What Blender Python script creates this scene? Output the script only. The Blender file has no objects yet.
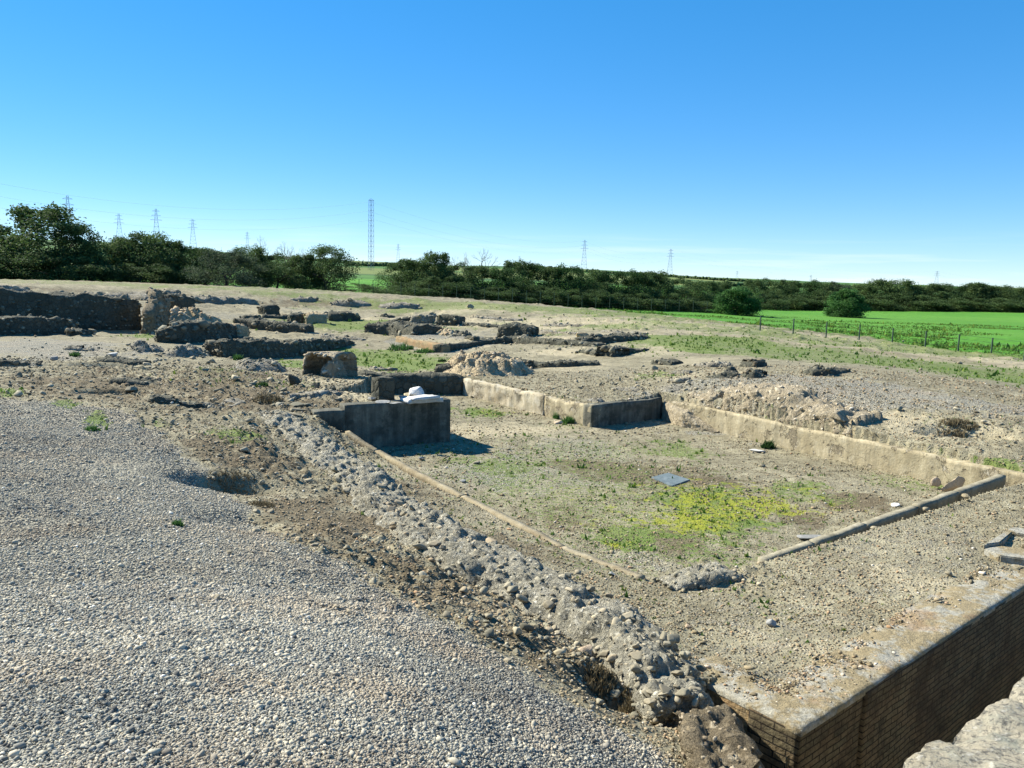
import bpy, math, random
import numpy as np
R = math.radians
rng = np.random.default_rng(7)
random.seed(7)
S = bpy.context.scene
COL = S.collection

# ------------------------------------------------------------------ camera geometry
FPX, CZ, HY, ROLL = 804.0, 3.3, 276.0, R(1.5)
PITCH = math.atan((384 - HY) / FPX)
Fv = np.array([0, math.cos(PITCH), -math.sin(PITCH)])
U0 = np.array([0, math.sin(PITCH), math.cos(PITCH)])
R0 = np.array([1.0, 0, 0])
Rv = R0 * math.cos(ROLL) + U0 * math.sin(ROLL)
Uv = U0 * math.cos(ROLL) - R0 * math.sin(ROLL)
CAM = np.array([0, 0, CZ])

def ray(px, py):
    return Fv * FPX + Rv * (px - 512) + Uv * (384 - py)

def at(px, py, z):
    d = ray(px, py)
    return CAM + d * ((z - CZ) / d[2])

def atd(px, py, dist):
    d = ray(px, py)
    return CAM + d * (dist / math.hypot(d[0], d[1]))

# ------------------------------------------------------------------ noise
def _h(ix, iy, iz, s):
    n = (ix.astype(np.int64) * 374761393 + iy.astype(np.int64) * 668265263 + iz.astype(np.int64) * 2147483647 + s * 1274126177) & 0xffffffff
    n = ((n ^ (n >> 13)) * 1274126177) & 0xffffffff
    n = ((n ^ (n >> 15)) * 2246822519) & 0xffffffff
    return ((n ^ (n >> 16)) & 0xffffff) / float(0xffffff)

def vnoise(P, s=0):
    i = np.floor(P); f = P - i; f = f * f * (3 - 2 * f)
    if P.shape[1] == 2:
        z = np.zeros(len(P))
        a = _h(i[:, 0], i[:, 1], z, s); b = _h(i[:, 0] + 1, i[:, 1], z, s)
        c = _h(i[:, 0], i[:, 1] + 1, z, s); d = _h(i[:, 0] + 1, i[:, 1] + 1, z, s)
        return ((a + (b - a) * f[:, 0]) * (1 - f[:, 1]) + (c + (d - c) * f[:, 0]) * f[:, 1]) * 2 - 1
    out = 0
    for dz in (0, 1):
        a = _h(i[:, 0], i[:, 1], i[:, 2] + dz, s); b = _h(i[:, 0] + 1, i[:, 1], i[:, 2] + dz, s)
        c = _h(i[:, 0], i[:, 1] + 1, i[:, 2] + dz, s); d = _h(i[:, 0] + 1, i[:, 1] + 1, i[:, 2] + dz, s)
        v = (a + (b - a) * f[:, 0]) * (1 - f[:, 1]) + (c + (d - c) * f[:, 0]) * f[:, 1]
        out = out + v * (f[:, 2] if dz else 1 - f[:, 2])
    return out * 2 - 1

def fbm(P, s=0, o=4, g=.5):
    t = 0; a = 1; n = 0
    for k in range(o):
        t = t + a * vnoise(P * 2 ** k + 17.3 * k, s + k); n += a; a *= g
    return t / n

def worley(P, s=0):
    """distance to nearest jittered cell point, its random id, and F2-F1"""
    D = P.shape[1]; i = np.floor(P)
    f1 = np.full(len(P), 9.0); f2 = f1.copy(); idd = np.zeros(len(P))
    import itertools
    for off in itertools.product((-1, 0, 1), repeat=D):
        c = i + np.array(off)
        cz = c[:, 2] if D == 3 else np.zeros(len(P))
        q = [c[:, k] + _h(c[:, 0], c[:, 1], cz, s + 11 * k + 1) for k in range(D)]
        d = np.sqrt(sum((P[:, k] - q[k]) ** 2 for k in range(D)))
        r = _h(c[:, 0], c[:, 1], cz, s + 77)
        near = d < f1
        f2 = np.where(near, f1, np.minimum(f2, d))
        idd = np.where(near, r, idd); f1 = np.where(near, d, f1)
    return f1, idd, f2 - f1

# ------------------------------------------------------------------ ground heights
CT = [  # pixel x, y, height
 (0,768,1.68),(150,768,1.66),(300,768,1.62),(450,768,1.52),(600,768,1.2),(690,768,.78),(-200,768,1.7),
 (0,680,1.62),(200,680,1.56),(400,690,1.42),(520,700,1.2),(610,715,.76),
 (0,600,1.5),(200,600,1.38),(330,600,1.2),(430,620,1.06),(520,640,.86),(570,660,.7),
 (0,520,1.32),(150,520,1.2),(280,540,.98),(370,560,.84),(440,590,.74),
 (0,450,1.12),(120,460,1.02),(220,470,.8),(300,500,.68),(240,495,.66),
 (0,405,1.0),(90,405,.95),(180,420,.86),(260,440,.74),(200,400,.82),
 (0,370,.95),(90,370,.9),(180,375,.84),(250,385,.8),(300,395,.82),(340,395,.83),(370,398,.83),
 (0,345,.9),(80,345,.8),(150,348,.6),(200,358,.6),(280,370,.6),(330,378,.55),(370,383,.55),
 # ridge right foot / slope band
 (318,420,.66),(327,428,.54),(336,434,.42),(347,441,.31),(360,449,.22),(376,460,.14),(400,474,.10),(430,488,.08),(400,500,.3),(470,545,.26),(540,580,.24),(600,605,.2),(660,640,.16),(700,670,.14),
 (420,485,.1),(500,525,.07),(570,558,.05),(640,582,.04),(690,590,.03),
 (740,600,.05),(720,660,.1),(760,700,.1),(800,715,.1),(880,650,.11),(960,605,.12),(800,640,.09),(850,560,.1),(900,600,.12),(1024,580,.13),(780,580,.05),
 (950,520,.24),(1000,500,.38),(1024,480,.42),(1024,560,.17),(1100,500,.5),
 # behind the back wall
 (700,404,.5),(800,424,.5),(900,446,.5),(1000,466,.5),(600,404,.5),(640,398,.5),(540,388,.5),(480,374,.5),(430,374,.5),(1080,480,.5),
 # second tier
 (700,392,.72),(760,398,.95),(840,415,.98),(720,384,.9),(860,434,.6),(940,446,.62),(1010,455,.62),
 (900,410,.9),(980,410,.92),(1024,420,.85),(1024,447,.7),(800,385,1.0),(900,388,1.0),(960,395,1.0),
 (740,368,1.0),(850,368,1.02),(920,376,1.0),(1024,390,.9),
 (650,385,.6),(600,375,.55),(540,362,.4),(640,362,.7),(690,362,.85),
 (760,350,.75),(850,352,.6),(940,366,.5),(1024,380,.4),
 # left / mid sunken floors
 (0,336,.45),(70,338,.5),(150,336,.35),(120,332,.3),(200,350,.4),(300,358,.2),(360,362,.15),(420,356,.15),(340,345,.15),
 (440,368,.3),(480,352,.3),(400,338,.15),(300,332,.2),(260,327,.3),(230,322,.5),
 (330,325,.4),(400,325,.35),(470,330,.35),(520,340,.35),(560,335,.5),(600,328,.8),(660,335,.9),(700,345,.9),
 (0,308,.9),(120,305,.9),(200,310,.9),(300,312,.7),(400,314,.7),(500,320,.7),(560,318,.9),
 (0,296,1.5),(100,297,1.5),(200,300,1.3),(300,302,1.2),(400,306,1.1),(480,310,1.1),
 (0,286,1.95),(100,287,1.95),(200,291,1.8),(300,293,1.75),(400,297,1.6),(500,303,1.4),(560,307,1.2),(640,314,1.0),
 (700,325,.9),(780,334,.6),(860,344,.3),(940,355,.0),
]
CD = [  # pixel x, y, horizontal distance
 (0,280,80),(100,281,80),(200,286,82),(300,290,85),(390,298,90),(450,300,92),(520,304,95),(600,308,100),(680,310,115),(750,312,140),
 (-120,276,80),(1150,345,60),(1024,356,46),(950,345,52),(860,336,60),(780,328,70),(700,320,75),
 (1024,330,90),(900,326,95),(800,320,110),(1024,313,190),(940,309,200),(850,309,195),(780,310,180),(1150,316,190),
 (375,290,140),(375,281,230),(375,271,480),(375,264,900),(375,263.5,1400),
 (330,263,900),(250,256,900),(180,250,850),(120,243,800),(60,240,800),(0,240,800),(-120,240,800),
 (330,266,1500),(120,250,1500),
 (450,267,800),(540,268,800),(600,271,800),(660,274,800),(720,279,800),(780,285,800),(860,286,800),(950,288,800),(1024,290,800),(1150,292,800),
 (600,284,300),(750,292,320),(900,294,320),(1024,297,320),(500,284,300),(250,274,300),(120,268,300),(0,264,300),
 (512,277,2500),(900,287,2500),(200,267,2500),(1100,292,2500),(-100,262,2500),
]
cp = [at(*c) for c in CT] + [atd(*c) for c in CD]
cp += [np.array(p, float) for p in [(0,0,1.66),(-2,0,1.7),(0,-3,1.7),(-4,3,1.6),(4,-3,1.7),(-20,-20,1.5),(30,-20,1.2),(0,-60,1),(-60,10,1.2),(60,10,.2),(0,-800,0),(-800,0,2),(800,0,-5)]]
cp = np.array(cp)

def feat(x, y):
    r = np.hypot(x, y) + 1.2
    th = np.arctan2(x, y)
    return np.stack([th, np.log(r)], 1)

def _k(A, B):
    dth = np.abs(A[:, None, 0] - B[None, :, 0]); dth = np.minimum(dth, 2 * np.pi - dth)
    return np.sqrt(dth ** 2 + (A[:, None, 1] - B[None, :, 1]) ** 2 + 1e-4)

def _fit(C, lam):
    Fc = feat(C[:, 0], C[:, 1]); n = len(C)
    Mx = np.zeros((n + 1, n + 1)); Mx[:n, :n] = _k(Fc, Fc) - np.eye(n) * lam; Mx[:n, n] = 1; Mx[n, :n] = 1
    return Fc, np.linalg.solve(Mx, np.append(C[:, 2], 0))

def _ev(fit, x, y):
    Fc, Wt = fit; out = np.empty(len(x))
    for a in range(0, len(x), 40000):
        out[a:a + 40000] = _k(feat(x[a:a + 40000], y[a:a + 40000]), Fc) @ Wt[:-1] + Wt[-1]
    return out

_r = np.hypot(cp[:, 0], cp[:, 1])
NEAR = _fit(cp[_r < 120], .02); FAR = _fit(cp[_r > 45], .01)

def rbf(x, y):
    r = np.hypot(x, y); w = np.clip((r - 60) / 35, 0, 1); w = w * w * (3 - 2 * w)
    out = np.zeros(len(x))
    k = w < 1; out[k] += (1 - w[k]) * np.clip(_ev(NEAR, x[k], y[k]), -2.5, 2.3)
    k = w > 0; out[k] += w[k] * _ev(FAR, x[k], y[k])
    return out

def seg_dist(x, y, a, b):
    ax, ay = a[0], a[1]; bx, by = b[0], b[1]
    dx, dy = bx - ax, by - ay
    t = np.clip(((x - ax) * dx + (y - ay) * dy) / (dx * dx + dy * dy + 1e-12), 0, 1)
    return np.hypot(x - ax - t * dx, y - ay - t * dy), t

def sdist(x, y, poly):
    """signed distance, negative inside"""
    d = np.full(len(x), 1e9); ins = np.zeros(len(x), bool)
    for i in range(len(poly)):
        a, b = poly[i], poly[(i + 1) % len(poly)]
        d = np.minimum(d, seg_dist(x, y, a, b)[0])
        c = ((a[1] > y) != (b[1] > y)) & (x < (b[0] - a[0]) * (y - a[1]) / ((b[1] - a[1]) + 1e-12) + a[0])
        ins ^= c
    return np.where(ins, -d, d)

def sm(x, a, b):
    t = np.clip((x - a) / (b - a), 0, 1); return t * t * (3 - 2 * t)

UA, VA = R(40.5), R(123.5)
u = np.array([math.cos(UA), math.sin(UA)]); v = np.array([math.cos(VA), math.sin(VA)])
nq = np.array([math.sin(UA), -math.cos(UA)])     # towards the camera, square to u
def P2(px, py, z=0): return at(px, py, z)[:2]

# key corners of the excavated room
A0 = P2(450, 441); N0 = P2(690, 590, .03)
W1L = P2(345, 407, .83); W1LL = P2(314, 412, .76)
KR = P2(1006, 477, .42); KL = P2(765, 562, .05)
BK0 = P2(660, 419); BK1 = P2(958, 489)
BKd = (BK1 - BK0) / np.linalg.norm(BK1 - BK0)
tt = np.linalg.norm(BK1 - BK0) + 1.5
BK2 = BK0 + BKd * tt
BL0 = P2(592, 428); BL1 = P2(463, 395); D2L = P2(372, 394)
C0 = P2(800, 735, .1); CP = C0 + (P2(715, 688, .12) - C0)
E0 = C0 + u * 14
vb = (CP - C0) / np.linalg.norm(CP - C0)

basin = [N0, KL, KR + (BK2 - KR) * .5, BK2 + u * .12, BK0 + u * .12 + v * .15, BL0 + u * .15 + v * .15, BL1 + u * .15 + v * .1, D2L + np.array([0, .15]),
         A0 + v * 2.2 - u * 1.6, A0 + v * 1.5 - u * .15, A0 - u * .12 + v * .1, W1L + v * .12, W1LL + v * .12, W1LL - v * .03, P2(345, 437, .36), P2(375, 457, .12), P2(460, 500, .06), P2(560, 549, .04), P2(640, 580, .03)]
trench = [CP - vb * -.05 - u * -.2, C0 - nq * .2 + u * .12, E0 - nq * .2, E0 + nq * 1.9, C0 + nq * 1.9 - u * 1.5, (.95, 2.6), (1.2, 3.8), (1.42, 4.9), (1.5, 5.9)]
# low terrace polygons (pixel outline at a height, height)
def poly_at(pts, z): return [P2(x, y, z) for x, y in pts]
_pa, _pb, _pc = P2(441, 353, .18), P2(396, 341, .18), P2(497, 346, .18)
plat = [_pb, _pa, _pc, _pb + (_pc - _pa)]
_pm = sum(plat) / 4
brickplat = [p + (_pm - p) / np.linalg.norm(_pm - p) * .25 for p in plat]

def ground(x, y, fine=True):
    x = np.atleast_1d(np.asarray(x, float)); y = np.atleast_1d(np.asarray(y, float))
    z = rbf(x, y)
    r = np.hypot(x, y)
    P = np.stack([x, y], 1)
    d = sdist(x, y, basin)
    zb = .0 + .025 * fbm(P * .7, 3, 3)
    z = np.where(d < 0, zb, z)
    d = sdist(x, y, trench)
    z = np.where(d < 0, -2.1, z)
    d = sdist(x, y, brickplat); z = np.where(d < 0, .47, z)
    for (cx, cy, ca, sa, ra, rb, dep) in PITS:
        a = ((x - cx) * ca + (y - cy) * sa) / ra; b = (-(x - cx) * sa + (y - cy) * ca) / rb
        q = a * a + b * b
        z = z - dep * np.exp(-q ** 2)
    if fine:
        site = sm(-r, -75, -50)
        z = z + site * ((.02 + .03 * sm(r, 6, 20)) * fbm(P * .45, 5, 4) + .01 * fbm(P * 4, 9, 3)) * (1 - .7 * (sdist(x, y, basin) < .1))
        rough = rough_mask(x, y)
        near = r < 45
        if near.any():
            w1, wid, _ = worley(P[near] * 5.2 + .4 * np.stack([vnoise(P[near] * 6, 1), vnoise(P[near] * 6, 2)], 1), 3)
            w2, wid2, _ = worley(P[near] * 13, 4)
            zz = (.62 - w1) * (.05 + .12 * wid ** 2) + (.6 - w2) * .035
            z[near] += rough[near] * zz
        mf = (r > 30) & (r < 78)
        if mf.any():
            w1, wid, _ = worley(P[mf] * 1.1 + .5 * np.stack([vnoise(P[mf] * 1.5, 1), vnoise(P[mf] * 1.5, 2)], 1), 7)
            z[mf] += sm(r[mf], 30, 42) * sm(-r[mf], -78, -60) * (np.clip(.6 - w1, 0, 1) * .5 * np.clip(wid - .45, 0, 1) - .06 * np.clip(fbm(P[mf] * .8, 12, 3), 0, 1))
        far = sm(r, 130, 400)
        z = z + far * 2.2 * fbm(P * .006, 40, 3) * sm(r, 200, 700)
    return z

PITS = []
ROUGH = []
def rough_mask(x, y):
    m = np.zeros(len(x))
    for b in ROUGH:
        m = np.maximum(m, blob(x, y, b))
    return m

def hit(px, py, fine=False):
    d = ray(px, py); dh = math.hypot(d[0], d[1])
    rr = np.exp(np.linspace(math.log(1.5), math.log(3000), 1500))
    X = d[0] / dh * rr; Y = d[1] / dh * rr; Z = CZ + d[2] / dh * rr
    g = ground(X, Y, fine)
    k = np.nonzero(g > Z)[0]
    if len(k) == 0: return np.array([X[-1], Y[-1], g[-1]])
    k = max(k[0], 1)
    a = (Z[k-1] - g[k-1]); b = (g[k] - Z[k]); t = a / (a + b + 1e-9)
    rh = rr[k-1] + t * (rr[k] - rr[k-1])
    return np.array([d[0] / dh * rh, d[1] / dh * rh, Z[k-1] + t * (Z[k] - Z[k-1])])

def mk_blob(px, py, rx, ry, s=1.0, soft=.5, ang=0):
    """an ellipse on the ground, centred and sized in metres"""
    c = hit(px, py); e = hit(px + rx, py); n = hit(px, min(py + ry, 768)); f = hit(px, py - ry)
    ra = np.hypot(*(e - c)[:2]); rb = .5 * (np.hypot(*(n - c)[:2]) + np.hypot(*(f - c)[:2]))
    dn, df = np.hypot(*(n - c)[:2]), np.hypot(*(f - c)[:2])
    rb = min(math.sqrt(dn * df), dn * 1.6)
    th = math.atan2(c[0], c[1])
    return (c[0], c[1], math.cos(th), -math.sin(th), ra, rb, s, soft, ang)

def blob(x, y, b):
    cx, cy, ca, sa, ra, rb, s, soft, ang = b
    P = np.stack([x, y], 1)
    sc = 1.5 / max(min(ra, rb), .15)
    a = ((x - cx) * ca + (y - cy) * sa); bb = (-(x - cx) * sa + (y - cy) * ca)
    a, bb = a / ra, bb / rb
    if ang: a, bb = a * math.cos(ang) + bb * math.sin(ang), -a * math.sin(ang) + bb * math.cos(ang)
    q = np.sqrt(a * a + bb * bb)
    out = np.zeros(len(x)); k = q < 1.9
    if k.any():
        out[k] = s * (1 - sm(q[k] + .6 * fbm(P[k] * sc, 21, 4) + .5 * fbm(P[k] * sc * 4 + 9, 22, 3), 1 - soft * 1.2, 1 + soft * .7))
    return out

for px, py, ra, rb, dep in [(110,391,.55,.28,.35),(12,365,.9,.3,.28),(35,372,.3,.2,.18),(28,383,.35,.15,.15),(105,365,.7,.5,.3),(158,369,.35,.35,.28),
                            (225,484,.6,.32,.2),(628,700,.3,.25,.13),(595,686,.22,.18,.08),(965,432,.7,.35,.35),(240,520,.4,.4,.1),(205,406,.5,.4,.12)]:
    c = hit(px, py); th = math.atan2(c[0], c[1])
    PITS.append((c[0], c[1], math.cos(th), -math.sin(th), ra, rb, dep))
for a in [(230,385,130,34,1),(100,375,110,26,.6),(310,460,60,45,.9),(400,560,70,40,.8),(160,372,60,16,.8),(500,620,60,30,.7),(580,660,60,30,.9),(660,690,40,30,.9),
          (620,386,70,16,.5),(700,384,60,12,.6),(340,385,50,14,.5),(820,402,70,14,.6),(950,425,80,25,.5),(560,345,70,10,.5),(500,322,120,8,.4),(740,575,30,12,1.0),
          (420,575,40,20,.9),(150,355,60,10,.7),(60,375,60,14,.4),(470,340,40,8,.5),(640,640,30,20,.5),(250,300,150,6,.5),(700,570,30,10,.7)]:
    ROUGH.append(mk_blob(*a[:4], s=a[4], soft=.6))

def gz(x, y): return float(ground(np.array([x]), np.array([y]), False)[0])

# ------------------------------------------------------------------ object helpers
def mesh(name, V, Fs, mat=None, parent=None, smooth=False, origin=None, tint=None):
    V = np.asarray(V, np.float64)
    if origin is None: origin = (0, 0, 0)
    V = V - np.asarray(origin)
    me = bpy.data.meshes.new(name)
    if not isinstance(Fs, list): Fs = [np.asarray(Fs)]
    Fs = [f for f in Fs if len(f)]
    nl = sum(f.size for f in Fs); npoly = sum(len(f) for f in Fs)
    me.vertices.add(len(V)); me.vertices.foreach_set('co', V.astype(np.float32).ravel())
    me.loops.add(nl); me.polygons.add(npoly)
    me.loops.foreach_set('vertex_index', np.concatenate([f.ravel() for f in Fs]).astype(np.int32))
    ls = []; c = 0
    for f in Fs:
        k = f.shape[1]; ls.append(c + np.arange(len(f)) * k); c += f.size
    me.polygons.foreach_set('loop_start', np.concatenate(ls).astype(np.int32))
    me.update(calc_edges=True)
    if smooth: me.polygons.foreach_set('use_smooth', np.ones(npoly, bool))
    if tint is not None:
        a = me.attributes.new('tint', 'FLOAT', 'POINT'); a.data.foreach_set('value', np.asarray(tint, np.float32))
    if mat: me.materials.append(mat)
    o = bpy.data.objects.new(name, me); COL.objects.link(o)
    if parent is not None: o.parent = parent
    o.location = origin
    return o

def tag(o, label=None, cat=None, group=None, kind=None):
    if label: o['label'] = label
    if cat: o['category'] = cat
    if group: o['group'] = group
    if kind: o['kind'] = kind
    return o

def empty(name, loc, label, cat, group=None, rz=0):
    o = bpy.data.objects.new(name, None); COL.objects.link(o)
    o.location = loc; o.rotation_euler = (0, 0, rz); o.empty_display_size = .2
    return tag(o, label, cat, group)

def copy_tree(o, parent=None):
    c = o.copy(); COL.objects.link(c)
    if parent is not None: c.parent = parent
    for ch in list(o.children): copy_tree(ch, c)
    return c

def weld(V, Q):
    key = np.round(V * 20000).astype(np.int64)
    _, idx, inv = np.unique(key, axis=0, return_index=True, return_inverse=True)
    return V[idx], inv.reshape(-1)[Q]

def boxgrid(n, m, k, bottom=False):
    """unit box surface as welded quads; x in 0..1 (n cells), y in -.5...5 (m), z 0..1 (k)"""
    VV = []; QQ = []; c = 0
    def face(o, a, b, na, nb):
        nonlocal c
        A, B = np.meshgrid(np.linspace(0, 1, na + 1), np.linspace(0, 1, nb + 1), indexing='ij')
        VV.append(o + A[..., None] * a + B[..., None] * b)
        i = np.arange((na + 1) * (nb + 1)).reshape(na + 1, nb + 1)
        QQ.append(np.stack([i[:-1, :-1], i[1:, :-1], i[1:, 1:], i[:-1, 1:]], -1).reshape(-1, 4) + c)
        c += (na + 1) * (nb + 1)
    X, Y, Z = np.eye(3); o = np.array([0, -.5, 0.])
    face(o, X, Z, n, k); face(o + Y + X, -X, Z, n, k)
    face(o + Y, -Y, Z, m, k); face(o + X, Y, Z, m, k)
    face(o + Z, X, Y, n, m)
    if bottom: face(o + Y, X, -Y, n, m)
    V = np.concatenate([a.reshape(-1, 3) for a in VV]); return weld(V, np.concatenate(QQ))

def vnormals(V, Q):
    a, b, c = V[Q[:, 0]], V[Q[:, 1]], V[Q[:, 2]]
    n = np.cross(b - a, c - a); N = np.zeros_like(V)
    for k in range(Q.shape[1]): np.add.at(N, Q[:, k], n)
    return N / (np.linalg.norm(N, axis=1, keepdims=True) + 1e-9)

def masonry(name, path, heights, thick, mat, res=.07, stone=.22, amp=.05, top=.12, seed=0, deep=.35, parent=None,
            rnd=.25, zbase=None, smooth=False, side='back', taper=.12, flat=.8, rag=0.0):
    """weathered rubble wall along a ground path; heights above the ground at each path point. The path is its front foot."""
    path = np.array([p[:2] for p in path], float)
    seg = np.hypot(*(path[1:] - path[:-1]).T); cum = np.concatenate([[0], np.cumsum(seg)]); L = cum[-1]
    TK = np.interp(np.linspace(0, 1, 64), cum / L, np.broadcast_to(thick, (len(path),))); thick = float(np.mean(TK))
    H = np.interp(np.linspace(0, 1, 64), cum / L, heights)
    n = max(3, int(L / res)); m = max(2, int(thick / res)); k = max(3, int((max(heights) + deep) / res))
    n = min(n, 500)
    V, Q = boxgrid(n, m, k)
    s = V[:, 0] * L; t = (V[:, 1] + .5); h = V[:, 2]
    X = np.interp(s, cum, path[:, 0]); Y = np.interp(s, cum, path[:, 1])
    e = max(.08, L * .02)
    dx = np.interp(np.clip(s + e, 0, L), cum, path[:, 0]) - np.interp(np.clip(s - e, 0, L), cum, path[:, 0])
    dy = np.interp(np.clip(s + e, 0, L), cum, path[:, 1]) - np.interp(np.clip(s - e, 0, L), cum, path[:, 1])
    l = np.hypot(dx, dy) + 1e-9; dx /= l; dy /= l
    sgn = 1.0 if side == 'back' else -1.0
    mid = path.mean(0)
    nx, ny = -dy, dx
    if np.mean(nx * mid[0] + ny * mid[1]) < 0: nx, ny = -nx, -ny     # away from the viewer side
    if side == 'front': nx, ny = -nx, -ny
    sk = np.linspace(0, L, 40)
    gx = np.interp(sk, cum, path[:, 0]); gy = np.interp(sk, cum, path[:, 1])
    gk = ground(gx, gy, False) if zbase is None else np.interp(sk, cum, np.broadcast_to(np.asarray(zbase, float), (len(path),)))
    zb = np.interp(s, sk, gk)
    hh = np.interp(s, np.linspace(0, L, 64), H)
    Ptop = np.stack([s * .9, t * thick * .9], 1)
    hh = hh * (1 + top / max(np.mean(H), .1) * .9 * fbm(Ptop * 1.3 + seed * 3.1, seed, 4))
    z = zb - deep + (hh + deep) * h
    # batter and rounded shoulders
    tk = np.interp(s, np.linspace(0, L, 64), TK)
    tc = (t - .5) * 2
    shrink = 1 - taper * np.clip((z - zb) / (np.max(H) + 1e-6), 0, 1) - rnd * .35 * sm(h, .8, 1.0)
    w = tk * (.5 + .5 * tc * shrink)
    z = z - rnd * .5 * hh * sm(h, .75, 1.0) * np.abs(tc) ** 4 * .6
    ends = np.minimum(s, L - s)
    z = z - rnd * hh * .5 * sm(-ends, -min(.3, L * .2), 0) * sm(h, .5, 1)
    V = np.stack([X + nx * w, Y + ny * w, z], 1)
    Q2 = Q
    N = vnormals(V, Q2)
    cen = V.mean(0)
    if np.mean(np.sum(N * (V - cen), 1)) < 0: N = -N; Q2 = Q2[:, ::-1]
    if amp > 0:
        f1, idd, ed = worley(V / stone * np.array([1, 1, 1.35]) + .25 * np.stack([vnoise(V * 7, 1), vnoise(V * 7, 2), vnoise(V * 7, 3)], 1), seed)
        disp = amp * flat * (np.clip(ed * 2.2, 0, 1) - .6) * (.5 + idd) + amp * .9 * fbm(V * 2.2, seed + 5, 4)
        disp += amp * .35 * fbm(V * 14, seed + 6, 2)
        if rag:
            rn = 1 - np.abs(fbm(V * np.array([3.2, 3.2, 4.5]), seed + 8, 4)) * 3.2
            w1, i1, e1 = worley(V * 9 + .3 * np.stack([vnoise(V * 8, 4), vnoise(V * 8, 5), vnoise(V * 8, 6)], 1), seed + 9)
            disp += rag * (-np.clip(rn, 0, 1) * 1.0 + .35 + (i1 - .5) * .9 * np.clip(e1 * 4, 0, 1))
            disp += rag * 1.1 * fbm(V * 1.7 + 5, seed + 10, 3)
        V = V + N * disp[:, None]
    org = (float(mid[0]), float(mid[1]), float(gk.mean()))
    return mesh(name, V, Q2, mat, parent, smooth, org)

def prism(name, pts, z0, z1, mat, parent=None, origin=None, bevel=0.0):
    n = len(pts)
    z0 = np.broadcast_to(z0, (n,)); z1 = np.broadcast_to(z1, (n,))
    V = [(p[0], p[1], a) for p, a in zip(pts, z0)] + [(p[0], p[1], a) for p, a in zip(pts, z1)]
    ar = sum(pts[i][0] * pts[(i + 1) % n][1] - pts[(i + 1) % n][0] * pts[i][1] for i in range(n))
    idx = list(range(n)) if ar > 0 else list(range(n))[::-1]
    me = bpy.data.meshes.new(name)
    if origin is None: origin = (float(np.mean([p[0] for p in pts])), float(np.mean([p[1] for p in pts])), float(z0.min()))
    V = [tuple(np.array(q) - np.array(origin)) for q in V]
    Fs = [tuple(idx[::-1]), tuple(i + n for i in idx)] + [(idx[i], idx[(i + 1) % n], idx[(i + 1) % n] + n, idx[i] + n) for i in range(n)]
    me.from_pydata(V, [], Fs); me.materials.append(mat)
    o = bpy.data.objects.new(name, me); COL.objects.link(o); o.location = origin
    if parent is not None: o.parent = parent
    if bevel:
        import bmesh
        bm = bmesh.new(); bm.from_mesh(me)
        bmesh.ops.bevel(bm, geom=bm.edges[:], offset=bevel, segments=2, affect='EDGES')
        bm.to_mesh(me); bm.free()
    return o

_ICO = {}
def ico(sub):
    if sub in _ICO: return _ICO[sub]
    import bmesh
    bm = bmesh.new(); bmesh.ops.create_icosphere(bm, subdivisions=sub, radius=1)
    V = np.array([q.co[:] for q in bm.verts]); T = np.array([[q.index for q in f.verts] for f in bm.faces]); bm.free()
    _ICO[sub] = (V, T); return V, T

def rock_verts(sub, sx, sy, sz, seed, amp=.25, cuts=5, o0=.36, o1=.72, rough=.04, box=0.0):
    V, T = ico(sub); V = V / np.max(np.abs(V), axis=1, keepdims=True) ** box
    rg = np.random.default_rng(seed)
    V = V * (1 + amp * fbm(V * 1.6 + seed * 7.7, seed, 3))[:, None]
    for _ in range(cuts + 5):                              # flat broken faces
        d = rg.normal(size=3); d /= np.linalg.norm(d); o = rg.uniform(o0, o1)
        q = V @ d; V = V - np.outer(np.clip(q - o, 0, None), d)
    V = V + rough * np.stack([vnoise(V * 5 + 3, seed + 1), vnoise(V * 5 + 9, seed + 2), vnoise(V * 5, seed + 3)], 1)
    return V * np.array([sx, sy, sz]), T

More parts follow.
